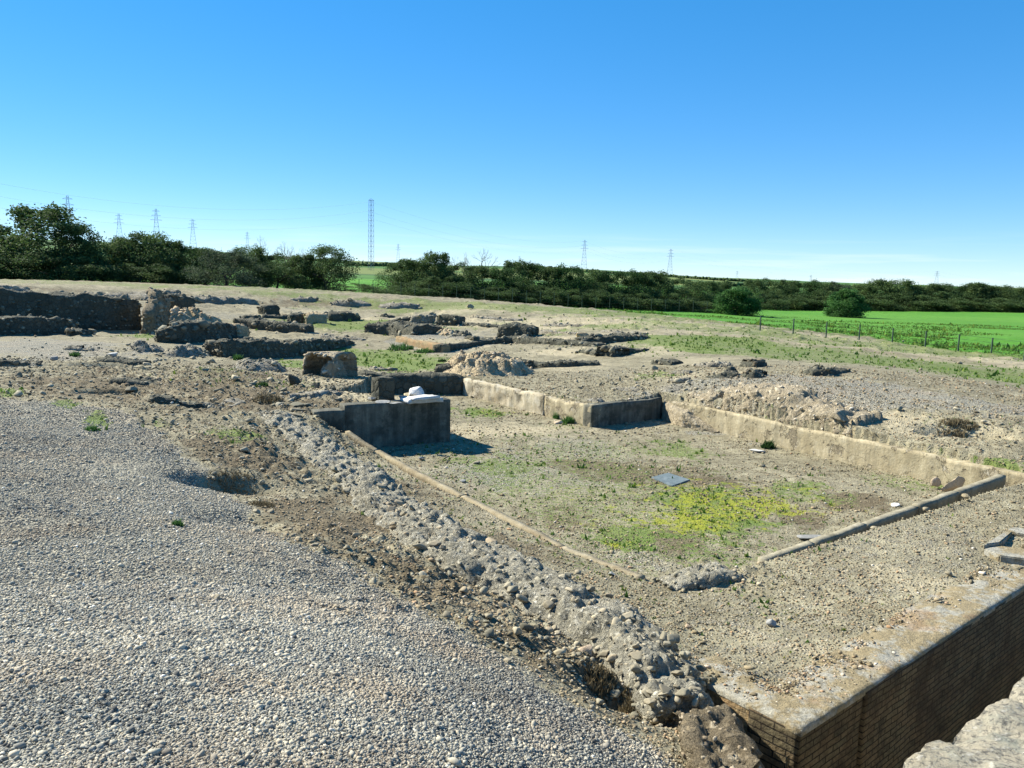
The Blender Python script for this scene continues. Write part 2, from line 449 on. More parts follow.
# ------------------------------------------------------------------ materials
class MT:
    def __init__(s, name):
        s.m = bpy.data.materials.new(name); s.m.use_nodes = True
        s.t = s.m.node_tree; s.n = s.t.nodes; s.l = s.t.links
        s.b = s.n['Principled BSDF']; s.b.inputs['Specular IOR Level'].default_value = .2
        s.b.inputs['Roughness'].default_value = .95
    def node(s, typ, **kw):
        q = s.n.new(typ)
        for k, w in kw.items():
            if k.startswith('i_'): q.inputs[k[2:].replace('_', ' ')].default_value = w
            else: setattr(q, k, w)
        return q
    def link(s, a, b): s.l.new(a, b)
    def coord(s, kind='Object'): return s.node('ShaderNodeTexCoord').outputs[kind]
    def pos(s): return s.node('ShaderNodeNewGeometry').outputs['Position']
    def noise(s, vec, scale, detail=4, rough=.55, out='Fac'):
        q = s.node('ShaderNodeTexNoise'); q.inputs['Scale'].default_value = scale; q.inputs['Detail'].default_value = detail
        q.inputs['Roughness'].default_value = rough; s.link(vec, q.inputs['Vector']); return q.outputs[out]
    def vor(s, vec, scale, feature='F1', out='Distance', rnd=1.0):
        q = s.node('ShaderNodeTexVoronoi'); q.feature = feature; q.inputs['Scale'].default_value = scale
        q.inputs['Randomness'].default_value = rnd; s.link(vec, q.inputs['Vector']); return q.outputs[out]
    def ramp(s, fac, stops, interp='LINEAR'):
        q = s.node('ShaderNodeValToRGB'); q.color_ramp.interpolation = interp
        e = q.color_ramp.elements
        while len(e) < len(stops): e.new(.5)
        for i, (p, c) in enumerate(stops):
            e[i].position = p; e[i].color = (c, c, c, 1) if np.isscalar(c) else (*c, 1)
        s.link(fac, q.inputs['Fac']); return q.outputs['Color']
    def mix(s, fac, a, b, mode='MIX'):
        q = s.node('ShaderNodeMix'); q.data_type = 'RGBA'; q.blend_type = mode
        for k, w in ((0, fac), (6, a), (7, b)):
            if isinstance(w, bpy.types.NodeSocket): s.link(w, q.inputs[k])
            elif k == 0: q.inputs[0].default_value = w
            else: q.inputs[k].default_value = (*w, 1) if len(w) == 3 else w
        return q.outputs[2]
    def math(s, op, a, b=0.0, clamp=False):
        q = s.node('ShaderNodeMath'); q.operation = op; q.use_clamp = clamp
        for k, w in ((0, a), (1, b)):
            if isinstance(w, bpy.types.NodeSocket): s.link(w, q.inputs[k])
            else: q.inputs[k].default_value = w
        return q.outputs[0]
    def attr(s, name, out='Fac'):
        q = s.node('ShaderNodeAttribute'); q.attribute_name = name; return q.outputs[out]
    def bump(s, h, dist, strength=1.0, prev=None):
        q = s.node('ShaderNodeBump'); q.inputs['Distance'].default_value = dist; q.inputs['Strength'].default_value = strength
        s.link(h, q.inputs['Height'])
        if prev is not None: s.link(prev, q.inputs['Normal'])
        return q.outputs['Normal']
    def done(s, col, nrm=None, rough=None):
        if isinstance(col, bpy.types.NodeSocket): s.link(col, s.b.inputs['Base Color'])
        else: s.b.inputs['Base Color'].default_value = (*col, 1)
        if nrm is not None: s.link(nrm, s.b.inputs['Normal'])
        if rough is not None: s.b.inputs['Roughness'].default_value = rough
        return s.m

def hx(r, g, b): return tuple(((c / 255) / 12.92 if c / 255 < .04045 else ((c / 255 + .055) / 1.055) ** 2.4) for c in (r, g, b))

def stone_mat(name, cols, mortar, scale=6.0, stain=None, bumpd=.03, lich=(.05, .055, .05), lichen=.5):
    m = MT(name); P = m.pos()
    w = m.noise(P, 5, 3, .6, 'Color'); Pw = m.mix(.12, P, w, 'ADD')
    idc = m.vor(Pw, scale, 'F1', 'Color'); edge = m.vor(Pw, scale, 'DISTANCE_TO_EDGE')
    sep = m.node('ShaderNodeSeparateColor'); m.link(idc, sep.inputs[0])
    c = m.ramp(sep.outputs[0], [(i / (len(cols) - 1), q) for i, q in enumerate(cols)])
    c = m.mix(m.ramp(edge, [(0, 1.), (.10, 0.)]), c, mortar)
    n1 = m.noise(P, 1.3, 5, .6); c = m.mix(m.ramp(n1, [(.45, 0.), (.7, .55)]), c, stain or mortar)
    n2 = m.noise(P, 9, 5, .65); c = m.mix(m.ramp(n2, [(.5, 0.), (.68, lichen)]), c, lich)
    n3 = m.noise(P, 60, 3, .6); c = m.mix(1.0, c, m.ramp(n3, [(.2, .62), (.8, 1.25)]), 'MULTIPLY')
    b = m.bump(m.ramp(edge, [(0, 0.), (.12, 1.)]), bumpd, .8)
    b = m.bump(m.noise(P, 22, 5, .7), .02, .9, b)
    return m.done(c, b)

M = {}
M['rubble'] = stone_mat('grey_rubble', [(.15,.145,.12), (.27,.255,.21), (.2,.175,.125), (.34,.32,.27)], (.21,.19,.145), 6, (.27,.235,.165))
M['rubble_near'] = stone_mat('ridge_rubble', [(.14,.135,.115), (.28,.265,.225), (.24,.205,.15), (.36,.34,.29)], (.24,.21,.155), 9, (.30,.255,.18), lichen=.35)
M['rubble_tan'] = stone_mat('tan_rubble', [(.32,.25,.15), (.44,.35,.22), (.28,.23,.15), (.5,.42,.29)], (.42,.34,.22), 6, (.46,.36,.2), lichen=.3)
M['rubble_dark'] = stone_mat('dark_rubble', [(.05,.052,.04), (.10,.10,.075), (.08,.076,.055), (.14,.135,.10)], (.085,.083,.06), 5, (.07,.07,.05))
def crumble_mat(name, a, b, dk, lt, scale=26):
    m = MT(name); P = m.pos(); Pw = m.mix(.05, P, m.noise(P, 14, 3, .6, 'Color'), 'ADD')
    c = m.mix(m.ramp(m.noise(P, 2.2, 6, .65), [(.36, 0.), (.64, 1.)]), a, b)
    vc = m.vor(Pw, scale, 'F1', 'Color'); vd = m.vor(Pw, scale, 'F1'); sp = m.node('ShaderNodeSeparateColor'); m.link(vc, sp.inputs[0])
    st = m.ramp(sp.outputs[0], [(0, dk), (.45, b), (.8, a), (1, lt)])
    ms = m.math('MULTIPLY', m.ramp(vd, [(.3, 1.), (.55, 0.)]), m.ramp(sp.outputs[1], [(.25, 0.), (.4, .85)]))
    c = m.mix(ms, c, st)
    c = m.mix(m.ramp(m.noise(P, 8, 6, .7), [(.52, 0.), (.68, .75)]), c, dk)
    c = m.mix(m.ramp(m.noise(P, 5, 5, .7), [(.56, 0.), (.7, .6)]), c, lt)
    c = m.mix(1.0, c, m.ramp(m.noise(P, 70, 3, .65), [(.2, .6), (.8, 1.3)]), 'MULTIPLY')
    bp = m.bump(m.mix(ms, m.noise(P, 40, 5, .7), (1, 1, 1)), .02, 1.0); bp = m.bump(m.noise(P, 10, 6, .7), .06, .9, bp)
    return m.done(c, bp)
M['rubble_near'] = crumble_mat('crumbled_mortar_rubble', (.47,.44,.345), (.36,.335,.255), (.09,.088,.07), (.62,.59,.50))
M['rubble_brown'] = stone_mat('brown_rubble', [(.17,.14,.09), (.27,.22,.14), (.22,.16,.09), (.33,.28,.19)], (.24,.19,.12), 9, (.30,.25,.16), lichen=.4)
M['pale_bank'] = crumble_mat('pale_crumbled_plaster', (.46,.39,.27), (.38,.32,.22), (.22,.19,.14), (.58,.52,.41), 14)
M['rubble_brown'] = crumble_mat('brown_crumbled_masonry', (.28,.235,.16), (.22,.175,.11), (.10,.085,.06), (.38,.33,.24), 16)

def plaster(name, base, dark, light, streak=.4, lich=0.0, patch=None):
    m = MT(name); P = m.pos()
    c = m.mix(m.ramp(m.noise(P, 1.4, 6, .65), [(.38, 0.), (.66, 1.)]), base, dark)
    c = m.mix(m.ramp(m.noise(P, 4.5, 5, .7), [(.5, 0.), (.72, .8)]), c, light)
    mp = m.node('ShaderNodeMapping'); mp.inputs['Scale'].default_value = (9, 9, .7); m.link(P, mp.inputs['Vector'])
    c = m.mix(1.0, c, m.ramp(m.noise(mp.outputs[0], 1, 4, .6), [(.3, 1 - streak), (.65, 1.08)]), 'MULTIPLY')
    c = m.mix(1.0, c, m.ramp(m.noise(P, 55, 3, .6), [(.2, .78), (.8, 1.15)]), 'MULTIPLY')
    if lich: c = m.mix(m.ramp(m.noise(P, 3, 6, .7), [(.5, 0.), (.6, lich)]), c, (.03, .035, .03))
    b = m.bump(m.noise(P, 12, 6, .7), .02, .8)
    if patch:                                   # plaster fallen away, stones showing
        pm = m.ramp(m.noise(P, 2.4, 6, .72), [(.555, 0.), (.585, 1.)])
        vc = m.vor(P, 11, 'F1', 'Color'); ve = m.vor(P, 11, 'DISTANCE_TO_EDGE'); sp = m.node('ShaderNodeSeparateColor'); m.link(vc, sp.inputs[0])
        st = m.mix(m.ramp(ve, [(0, 0.), (.08, 1.)]), (.13,.11,.075), m.ramp(sp.outputs[0], [(0, (.2,.17,.115)), (.6, patch), (1, (.42,.38,.29))]))
        c = m.mix(pm, c, st); inv = m.math('SUBTRACT', 1.0, pm); b = m.bump(inv, .03, .9, b)
        vk = m.vor(m.mix(.25, P, m.noise(P, 3, 4, .6, 'Color'), 'ADD'), 1.1, 'DISTANCE_TO_EDGE')
        c = m.mix(m.ramp(vk, [(0, .8), (.006, 0.)]), c, (.10,.085,.055))
    return m.done(c, b)
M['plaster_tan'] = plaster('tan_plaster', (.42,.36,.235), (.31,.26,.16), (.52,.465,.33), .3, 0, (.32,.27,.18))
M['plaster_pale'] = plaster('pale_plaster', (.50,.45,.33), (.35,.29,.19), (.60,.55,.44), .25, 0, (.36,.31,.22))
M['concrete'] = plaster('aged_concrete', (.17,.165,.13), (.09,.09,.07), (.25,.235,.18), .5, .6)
M['kerb'] = plaster('kerb_stone', (.28,.255,.185), (.19,.17,.115), (.37,.34,.26), .3)
M['kerb_tan'] = plaster('tan_kerb', (.30,.255,.165), (.22,.18,.115), (.37,.33,.235), .1)
M['white_stone'] = plaster('white_marble', (.62,.62,.60), (.45,.44,.41), (.74,.74,.73), .1)
M['slab'] = plaster('grey_slab', (.30,.30,.28), (.2,.2,.19), (.4,.39,.36), .1)
M['pink_stone'] = plaster('pinkish_stone', (.48,.38,.27), (.4,.3,.2), (.56,.47,.37), .1)
M['cover'] = plaster('painted_metal', (.13,.17,.185), (.10,.13,.14), (.2,.23,.24), .1)

def brick_mat(name, c1, c2, mort, stain, low):
    m = MT(name)
    uv = m.node('ShaderNodeUVMap'); uv.uv_map = 'UVMap'; U = uv.outputs[0]; P = m.pos()
    Uw = m.mix(.017, U, m.noise(P, 3.5, 5, .65, 'Color'), 'ADD')
    q = m.node('ShaderNodeTexBrick'); m.link(Uw, q.inputs['Vector'])
    q.inputs['Scale'].default_value = 1; q.inputs['Brick Width'].default_value = .21; q.inputs['Row Height'].default_value = .055
    q.inputs['Mortar Size'].default_value = .007; q.inputs['Mortar Smooth'].default_value = .4; q.inputs['Bias'].default_value = 0
    q.inputs['Color1'].default_value = (*c1, 1); q.inputs['Color2'].default_value = (*c2, 1); q.inputs['Mortar'].default_value = (*mort, 1)
    c = q.outputs['Color']
    c = m.mix(m.ramp(m.noise(P, 1.8, 5, .6), [(.42, 0.), (.65, .85)]), c, stain)
    c = m.mix(m.ramp(m.noise(P, 7, 5, .7), [(.5, 0.), (.7, .6)]), c, low)
    c = m.mix(m.ramp(m.noise(P, 3.3, 6, .7), [(.54, 0.), (.66, .6)]), c, mort)
    c = m.mix(1.0, c, m.ramp(m.noise(P, 45, 3, .6), [(.2, .55), (.8, 1.35)]), 'MULTIPLY')
    inv = m.math('SUBTRACT', 1.0, q.outputs['Fac'])
    b = m.bump(inv, .012, .8); b = m.bump(m.noise(P, 20, 6, .7), .025, .9, b)
    return m.done(c, b)
M['brick'] = brick_mat('shaded_weathered_brick', (.14,.12,.072), (.19,.14,.08), (.03,.026,.019), (.06,.042,.026), (.035,.03,.022))  # for the shaded faces: part of their shade is put into this darker colour
M['brick_lit'] = brick_mat('sunlit_tan_brick', (.34,.26,.14), (.28,.215,.12), (.22,.18,.11), (.34,.20,.10), (.19,.17,.115))  # lighter copy for the sun-facing brick, sunlight put into its colour
M['coping'] = plaster('mortar_coping', (.40,.33,.21), (.30,.24,.15), (.42,.40,.35), .05)
def coping2():
    m = MT('worn_coping'); P = m.pos()
    c = m.mix(m.ramp(m.noise(P, 3.2, 6, .7), [(.46, 0.), (.54, 1.)]), (.27,.22,.13), (.33,.315,.26))
    c = m.mix(m.ramp(m.noise(P, 1.7, 3, .5), [(.60, 0.), (.66, .5)]), c, (.32,.205,.115))
    c = m.mix(m.ramp(m.noise(P, 14, 5, .7), [(.5, 0.), (.66, .6)]), c, (.13,.11,.065))
    c = m.mix(1.0, c, m.ramp(m.noise(P, 60, 3, .6), [(.2, .65), (.8, 1.25)]), 'MULTIPLY')
    b = m.bump(m.noise(P, 14, 6, .7), .03, 1.0); return m.done(c, b)
M['coping'] = coping2()

def boulder_mat():
    m = MT('speckled_limestone'); P = m.pos()
    c = m.mix(m.ramp(m.noise(P, 3, 6, .65), [(.35, 0.), (.65, 1.)]), (.40,.355,.26), (.50,.45,.34))
    c = m.mix(m.ramp(m.noise(P, 7, 5, .7), [(.5, 0.), (.66, .8)]), c, (.27,.285,.235))
    c = m.mix(m.ramp(m.noise(P, 38, 4, .75), [(.52, 0.), (.6, .8)]), c, (.13,.125,.11))
    c = m.mix(m.ramp(m.noise(P, 28, 3, .7), [(.58, 0.), (.68, .8)]), c, (.62,.58,.49))
    b = m.bump(m.noise(P, 14, 8, .75), .05, 1.0); b = m.bump(m.vor(P, 40), .012, .8, b)
    return m.done(c, b)
M['boulder'] = boulder_mat()

def pebble_mat(name, stops):
    m = MT(name); P = m.pos(); t = m.attr('tint')
    c = m.ramp(t, stops)
    c = m.mix(1.0, c, m.ramp(m.noise(P, 120, 3, .6), [(.2, .7), (.8, 1.25)]), 'MULTIPLY')
    c = m.mix(m.ramp(m.noise(P, .8, 5, .65), [(.46, 0.), (.66, .5)]), c, (.40,.30,.19))
    return m.done(c)
M['pebble'] = pebble_mat('grey_pebble', [(0, (.09,.088,.08)), (.25, (.21,.205,.18)), (.5, (.35,.335,.275)), (.75, (.47,.43,.33)), (.9, (.54,.46,.34)), (1, (.72,.69,.60))])
M['shard'] = pebble_mat('mixed_shard', [(0, (.10,.085,.055)), (.35, (.20,.165,.10)), (.7, (.32,.27,.175)), (.9, (.34,.20,.105)), (1, (.62,.58,.49))])
M['rock_dark'] = pebble_mat('dark_rock', [(0, (.06,.06,.045)), (.5, (.14,.135,.10)), (1, (.27,.255,.19))])
M['rock_tan'] = pebble_mat('tan_rock', [(0, (.28,.22,.14)), (.5, (.42,.34,.22)), (.8, (.40,.27,.15)), (1, (.56,.48,.36))])
M['rock_pale'] = pebble_mat('pale_rock', [(0, (.27,.23,.16)), (.5, (.42,.36,.26)), (1, (.56,.52,.43))])
M['rock_brown'] = pebble_mat('brown_rock', [(0, (.15,.12,.08)), (.5, (.25,.205,.14)), (1, (.40,.35,.26))])
M['rock'] = pebble_mat('loose_rock', [(0, (.10,.095,.07)), (.4, (.21,.195,.14)), (.8, (.33,.30,.22)), (1, (.44,.38,.26))])

def leaf_mat(name, a, b, c3, trans=.33):
    m = MT(name); t = m.attr('tint'); c = m.ramp(t, [(0, a), (.6, b), (1, c3)])
    m.done(c, None, .8)
    tr = m.node('ShaderNodeBsdfTranslucent'); m.link(c, tr.inputs[0]); mx = m.node('ShaderNodeMixShader'); mx.inputs[0].default_value = trans
    out = m.n['Material Output']; m.link(m.b.outputs[0], mx.inputs[1]); m.link(tr.outputs[0], mx.inputs[2]); m.link(mx.outputs[0], out.inputs[0])
    return m.m
M['leaf_dark'] = leaf_mat('dark_foliage', (.028,.052,.018), (.068,.115,.036), (.14,.20,.065))
M['leaf_mid'] = leaf_mat('green_foliage', (.018,.045,.014), (.035,.08,.022), (.06,.12,.03))
M['leaf_bush'] = leaf_mat('bush_foliage', (.03,.075,.022), (.055,.14,.035), (.10,.21,.055))
M['leaf_olive'] = leaf_mat('olive_foliage', (.03,.055,.03), (.055,.085,.045), (.09,.12,.065))
M['grass'] = leaf_mat('grass_blade', (.05,.11,.02), (.09,.18,.03), (.19,.24,.04), .3)
M['moss'] = leaf_mat('yellow_green_plant', (.08,.14,.015), (.15,.21,.02), (.28,.29,.03), .3)
M['dry'] = leaf_mat('dry_weed', (.09,.075,.04), (.19,.15,.085), (.32,.27,.17), .15)
M['bark'] = MT('bark').done((.06,.05,.04)); M['twig'] = MT('bare_twig').done((.27,.25,.21))
M['steel'] = MT('galvanised_steel').done((.13,.17,.22), None, .6)
M['cable'] = MT('cable').done((.36,.40,.44), None, .6)
M['post'] = MT('fence_post_paint').done((.05,.08,.06)); M['wire'] = MT('fence_wire').done((.035,.04,.035))

def ground_mat():
    m = MT('site_ground'); P = m.pos()
    A = m.attr('za', 'Color'); B = m.attr('zb', 'Color')
    sa = m.node('ShaderNodeSeparateColor'); m.link(A, sa.inputs[0]); sb = m.node('ShaderNodeSeparateColor'); m.link(B, sb.inputs[0])
    grav, grass, tan = sa.outputs; yel, red, fld = sb.outputs
    # earth
    n1 = m.noise(P, .8, 6, .62); n2 = m.noise(P, 6, 6, .65); n3 = m.noise(P, 30, 4, .65)
    earth = m.mix(m.ramp(n1, [(.35, 0.), (.65, 1.)]), (.20,.18,.118), (.295,.268,.18))
    earth = m.mix(m.ramp(n2, [(.42, 0.), (.64, .8)]), earth, (.13,.11,.065))
    # stones in the earth
    pc = m.vor(P, 34, 'F1', 'Color'); pd = m.vor(P, 34, 'F1'); sp = m.node('ShaderNodeSeparateColor'); m.link(pc, sp.inputs[0])
    stone = m.ramp(sp.outputs[0], [(0, (.12,.105,.07)), (.5, (.25,.22,.15)), (.8, (.36,.32,.23)), (1, (.52,.49,.40))])
    msk = m.math('MULTIPLY', m.ramp(pd, [(.2, 1.), (.5, 0.)]), m.ramp(sp.outputs[1], [(.35, 0.), (.5, 1.)]))
    earth = m.mix(msk, earth, stone)
    n5 = m.noise(P, 2.6, 6, .7); earth = m.mix(1.0, earth, m.ramp(n5, [(.3, .62), (.5, 1.0), (.72, 1.35)]), 'MULTIPLY')
    # gravel
    gc = m.vor(P, 40, 'F1', 'Color'); gd = m.vor(P, 40, 'F1'); sg = m.node('ShaderNodeSeparateColor'); m.link(gc, sg.inputs[0])
    gcol = m.ramp(sg.outputs[0], [(0, (.15,.145,.12)), (.4, (.28,.265,.205)), (.75, (.39,.36,.265)), (1, (.54,.50,.39))])
    gcol = m.mix(m.ramp(gd, [(.38, 0.), (.7, .75)]), gcol, (.075,.075,.07))
    gcol = m.mix(m.ramp(m.noise(P, 1.1, 5, .6), [(.48, 0.), (.7, .5)]), gcol, (.33,.27,.19))
    gm = m.math('ADD', grav, m.math('MULTIPLY', m.math('SUBTRACT', n2, .5), .9)); gm = m.ramp(gm, [(.38, 0.), (.62, 1.)])
    col = m.mix(gm, earth, gcol)
    # pale / tan soil
    tcol = m.mix(m.ramp(n2, [(.35, 0.), (.65, 1.)]), (.30,.255,.16), (.40,.355,.245))
    tcol = m.mix(m.ramp(n3, [(.5, 0.), (.7, .6)]), tcol, (.20,.16,.095))
    tm = m.math('ADD', tan, m.math('MULTIPLY', m.math('SUBTRACT', n2, .5), 1.0)); tm = m.ramp(tm, [(.35, 0.), (.7, 1.)])
    col = m.mix(tm, col, tcol)
    rcol = m.mix(m.ramp(n3, [(.4, 0.), (.65, 1.)]), (.09,.07,.04), (.165,.135,.085))
    rm = m.math('ADD', red, m.math('MULTIPLY', m.math('SUBTRACT', n2, .5), 1.1)); col = m.mix(m.ramp(rm, [(.36, 0.), (.66, .95)]), col, rcol)
    # low plants
    n4 = m.noise(P, 14, 5, .7)
    gr = m.mix(m.ramp(n3, [(.35, 0.), (.65, 1.)]), (.07,.12,.022), (.15,.20,.045))
    gr = m.mix(m.ramp(n1, [(.4, 0.), (.62, .45)]), gr, (.15,.17,.06))
    gm2 = m.math('ADD', grass, m.math('MULTIPLY', m.math('SUBTRACT', n4, .5), 1.6)); col = m.mix(m.ramp(gm2, [(.42, 0.), (.62, .92)]), col, gr)
    yr = m.mix(m.ramp(n3, [(.35, 0.), (.65, 1.)]), (.16,.20,.02), (.29,.28,.025))
    ym = m.math('ADD', yel, m.math('MULTIPLY', m.math('SUBTRACT', m.noise(P, 5, 6, .75), .5), 2.2)); col = m.mix(m.ramp(ym, [(.42, 0.), (.66, .9)]), col, yr)
    # open fields
    fn = m.noise(P, .035, 4, .6); fn2 = m.noise(P, .9, 5, .65)
    fcol = m.mix(m.ramp(fn, [(.42, 0.), (.62, 1.)]), (.07,.21,.02), (.095,.24,.028))
    fcol = m.mix(m.ramp(fn2, [(.45, 0.), (.65, .5)]), fcol, (.055,.15,.018))
    hcol = m.mix(m.ramp(m.noise(P, .012, 3, .5), [(.45, 0.), (.55, 1.)]), (.035,.085,.022), (.065,.15,.03))
    fcol = m.mix(m.attr('hill'), fcol, hcol)
    col = m.mix(m.ramp(fld, [(.25, 0.), (.6, 1.)]), col, fcol)
    h = m.mix(gm, m.mix(msk, m.ramp(n3, [(0, 0.), (1, .5)]), (1, 1, 1)), m.ramp(gd, [(0, 1.), (.7, 0.)]))
    b = m.bump(h, .022, .9); b = m.bump(n2, .05, .5, b)
    return m.done(col, b)
M['ground'] = ground_mat()

# ------------------------------------------------------------------ ground sheet
ang_in = np.arange(-47, 47.001, .1); ang_out = np.arange(49, 311, 3.0)
ANG = np.radians(np.concatenate([ang_in, ang_out]))
RAD = [.35]
while RAD[-1] < 72: RAD.append(RAD[-1] * 1.0058)
while RAD[-1] < 3600: RAD.append(RAD[-1] * 1.03)
RAD = np.array(RAD)
TA, TR = np.meshgrid(ANG, RAD)
GX = (np.sin(TA) * TR).ravel(); GY = (np.cos(TA) * TR).ravel()
GZ = ground(GX, GY)
GZ = np.where(np.hypot(GX, GY) > 2600, GZ - (np.hypot(GX, GY) - 2600) * .02, GZ)
na, nr = len(ANG), len(RAD)
ii = np.arange(nr * na).reshape(nr, na)
jj = np.concatenate([ii, ii[:, :1]], 1)
Qg = np.stack([jj[:-1, :-1], jj[1:, :-1], jj[1:, 1:], jj[:-1, 1:]], -1).reshape(-1, 4)[:, ::-1]
Vg = np.stack([GX, GY, GZ], 1)
Vg = np.concatenate([Vg, [[0, 0, float(GZ[:na].mean())]]])
tri = np.stack([jj[0, :-1], jj[0, 1:], np.full(na, len(Vg) - 1)], 1)[:, ::-1]
G = mesh('ground', Vg, [Qg, tri], M['ground'], smooth=True)
tag(G, kind='structure')

BL = {'grav': [], 'grass': [], 'tan': [], 'yel': [], 'red': [], 'nofield': []}
for a in [(120,600,420,150,1),(200,730,450,90,1),(60,460,170,60,1),(400,720,260,60,1),(500,735,200,50,1),(560,755,110,30,1),(150,530,260,60,1),
          (30,345,90,9,.8),(120,310,60,8,.55),(200,315,60,6,.5),(300,312,60,4,.5),(420,330,60,4,.5),(250,352,60,4,.4),(580,450,60,22,.5),(500,470,60,25,.6),(640,560,60,16,.5),(820,386,140,16,.95),(760,380,80,9,.9),(900,396,90,12,.9),(930,452,90,6,.5),
          (850,490,50,12,.4),(700,560,60,16,.35),(600,372,60,8,.4),(470,334,50,5,.5),(560,345,50,4,.4),(520,470,110,30,.5),(760,640,110,60,.42),(900,560,120,45,.42)]:
    BL['grav'].append(mk_blob(*a[:4], s=a[4], soft=.45))
for a in [(600,485,190,75,.46),(560,450,90,30,.42),(600,550,90,30,.4),(470,450,60,30,.35),(720,515,70,32,.95),(630,540,45,16,.8),(500,465,60,16,.6),(520,480,50,20,.5),(480,412,35,7,.95),(590,455,50,12,.45),(800,490,45,14,.6),(680,450,40,12,.6),(560,448,60,10,.45),
          (700,555,60,16,.5),(905,483,50,10,.45),(985,487,22,7,.8),(1010,480,30,6,.6),(820,445,0,0,0),(95,420,14,9,.9),(65,404,18,5,.7),(10,392,20,6,.8),(240,436,25,8,.7),(160,425,14,5,.5),
          (380,360,70,9,1.0),(330,352,50,7,.9),(300,365,35,5,.9),(420,366,40,8,.9),(145,336,26,3,.8),(355,325,110,8,.75),(300,325,60,6,.7),(400,332,60,5,.6),(470,312,30,5,.4),(560,333,14,4,.7),
          (560,344,20,4,.4),(720,345,90,8,.7),(700,348,30,4,1.0),(735,341,35,4,1.0),(640,312,60,5,.9),(840,358,90,7,.6),(930,365,90,8,.6),(1000,378,60,7,.7),(600,312,90,2.5,.6),(780,335,80,5,.6),
          (100,283,220,1.6,.45),(60,283,150,1.5,.5),(880,345,120,6,.45),(230,380,60,10,.35),(290,385,30,6,.4),(660,375,24,4,.6),(560,395,20,5,.3),(960,420,60,14,.35),(800,412,60,4,.5),(220,372,40,6,.4),(360,480,20,14,.2)]:
    if a[2]: BL['grass'].append(mk_blob(*a[:4], s=a[4], soft=.6))
for a in [(735,500,100,28,.42),(640,520,70,20,.34),(590,495,70,16,.3),(715,508,60,20,.62),(690,525,40,12,.6),(640,500,0,0,0),(620,545,22,7,.5),(760,505,40,10,.7),(690,522,30,12,.7),(490,412,30,5,.4),(640,522,30,8,.4),(900,500,0,0,0)]:
    if a[2]: BL['yel'].append(mk_blob(*a[:4], s=a[4], soft=.5))
for a in [(440,520,90,40,.5),(380,480,40,25,.5),(560,580,60,16,.4),(640,600,50,14,.35),(760,420,90,6,.8),(700,400,40,8,.9),(850,430,40,7,.9),(930,428,100,14,.7),(560,352,36,4,1),(575,367,50,5,.6),
          (600,338,60,5,.8),(640,350,70,8,.6),(690,375,60,6,.6),(340,393,60,7,.7),(400,398,40,5,.8),(500,385,60,8,.5),(480,308,60,5,.8),(640,322,90,5,.7),(540,325,90,7,.8),(440,342,40,4,.9),
          (160,330,14,7,.9),(330,382,40,6,.7),(230,300,160,4,.4),(300,430,30,14,.6),(340,460,30,12,.5),(800,700,60,20,.5),(840,655,90,14,.5),(960,590,60,20,.6),(240,405,60,8,.3),(700,360,60,6,.5),
          (620,325,60,4,.8),(840,349,90,4,.6),(940,358,90,5,.6),(760,338,70,4,.5),(780,400,60,6,.6),(920,400,100,4,.4),(1000,440,60,10,.5),(390,305,120,5,.5),(600,735,80,25,.0),(560,650,70,30,.25)]:
    if a[4]: BL['tan'].append(mk_blob(*a[:4], s=a[4], soft=.6))
for a in [(620,470,90,14,.75),(700,480,50,10,.8),(680,540,60,16,.75),(850,500,50,12,.75),(800,520,40,12,.7),(560,520,50,20,.6),(200,299,160,4,.6),(400,306,120,3.5,.65),(80,292,100,3,.6),(330,303,70,3,.7),(250,346,70,5,.5),(470,316,50,3,.5),(130,385,120,20,.7),(230,390,110,30,.75),(330,520,60,40,.8),(240,450,60,25,.7),(430,590,70,35,.75),(540,650,70,35,.8),(400,500,50,30,.6),(500,545,60,25,.6),(940,365,80,4,.5),(850,350,60,3,.5),
          (560,560,60,12,.4),(500,600,80,24,.3),(230,400,80,14,.35)]:
    BL['red'].append(mk_blob(*a[:4], s=a[4], soft=.7))
BL['nofield'] = []

GP = [hit(*q)[:2] for q in [(-250,398),(0,400),(60,402),(120,412),(170,440),(215,470),(250,505),(310,548),(370,585),(440,622),(520,668),(580,712),(640,742),(690,768)]] + [np.array(q) for q in ((.8,2.4),(1.2,.5),(1.2,-6),(-40,-6))]
def gravel_zone(x, y):
    P = np.stack([x, y], 1)
    return 1 - sm(sdist(x, y, GP) + .28 * fbm(P * .9, 71, 3) + .12 * fbm(P * 4, 72, 3), -.35, .3)
BL['grav'] = BL['grav'][7:]

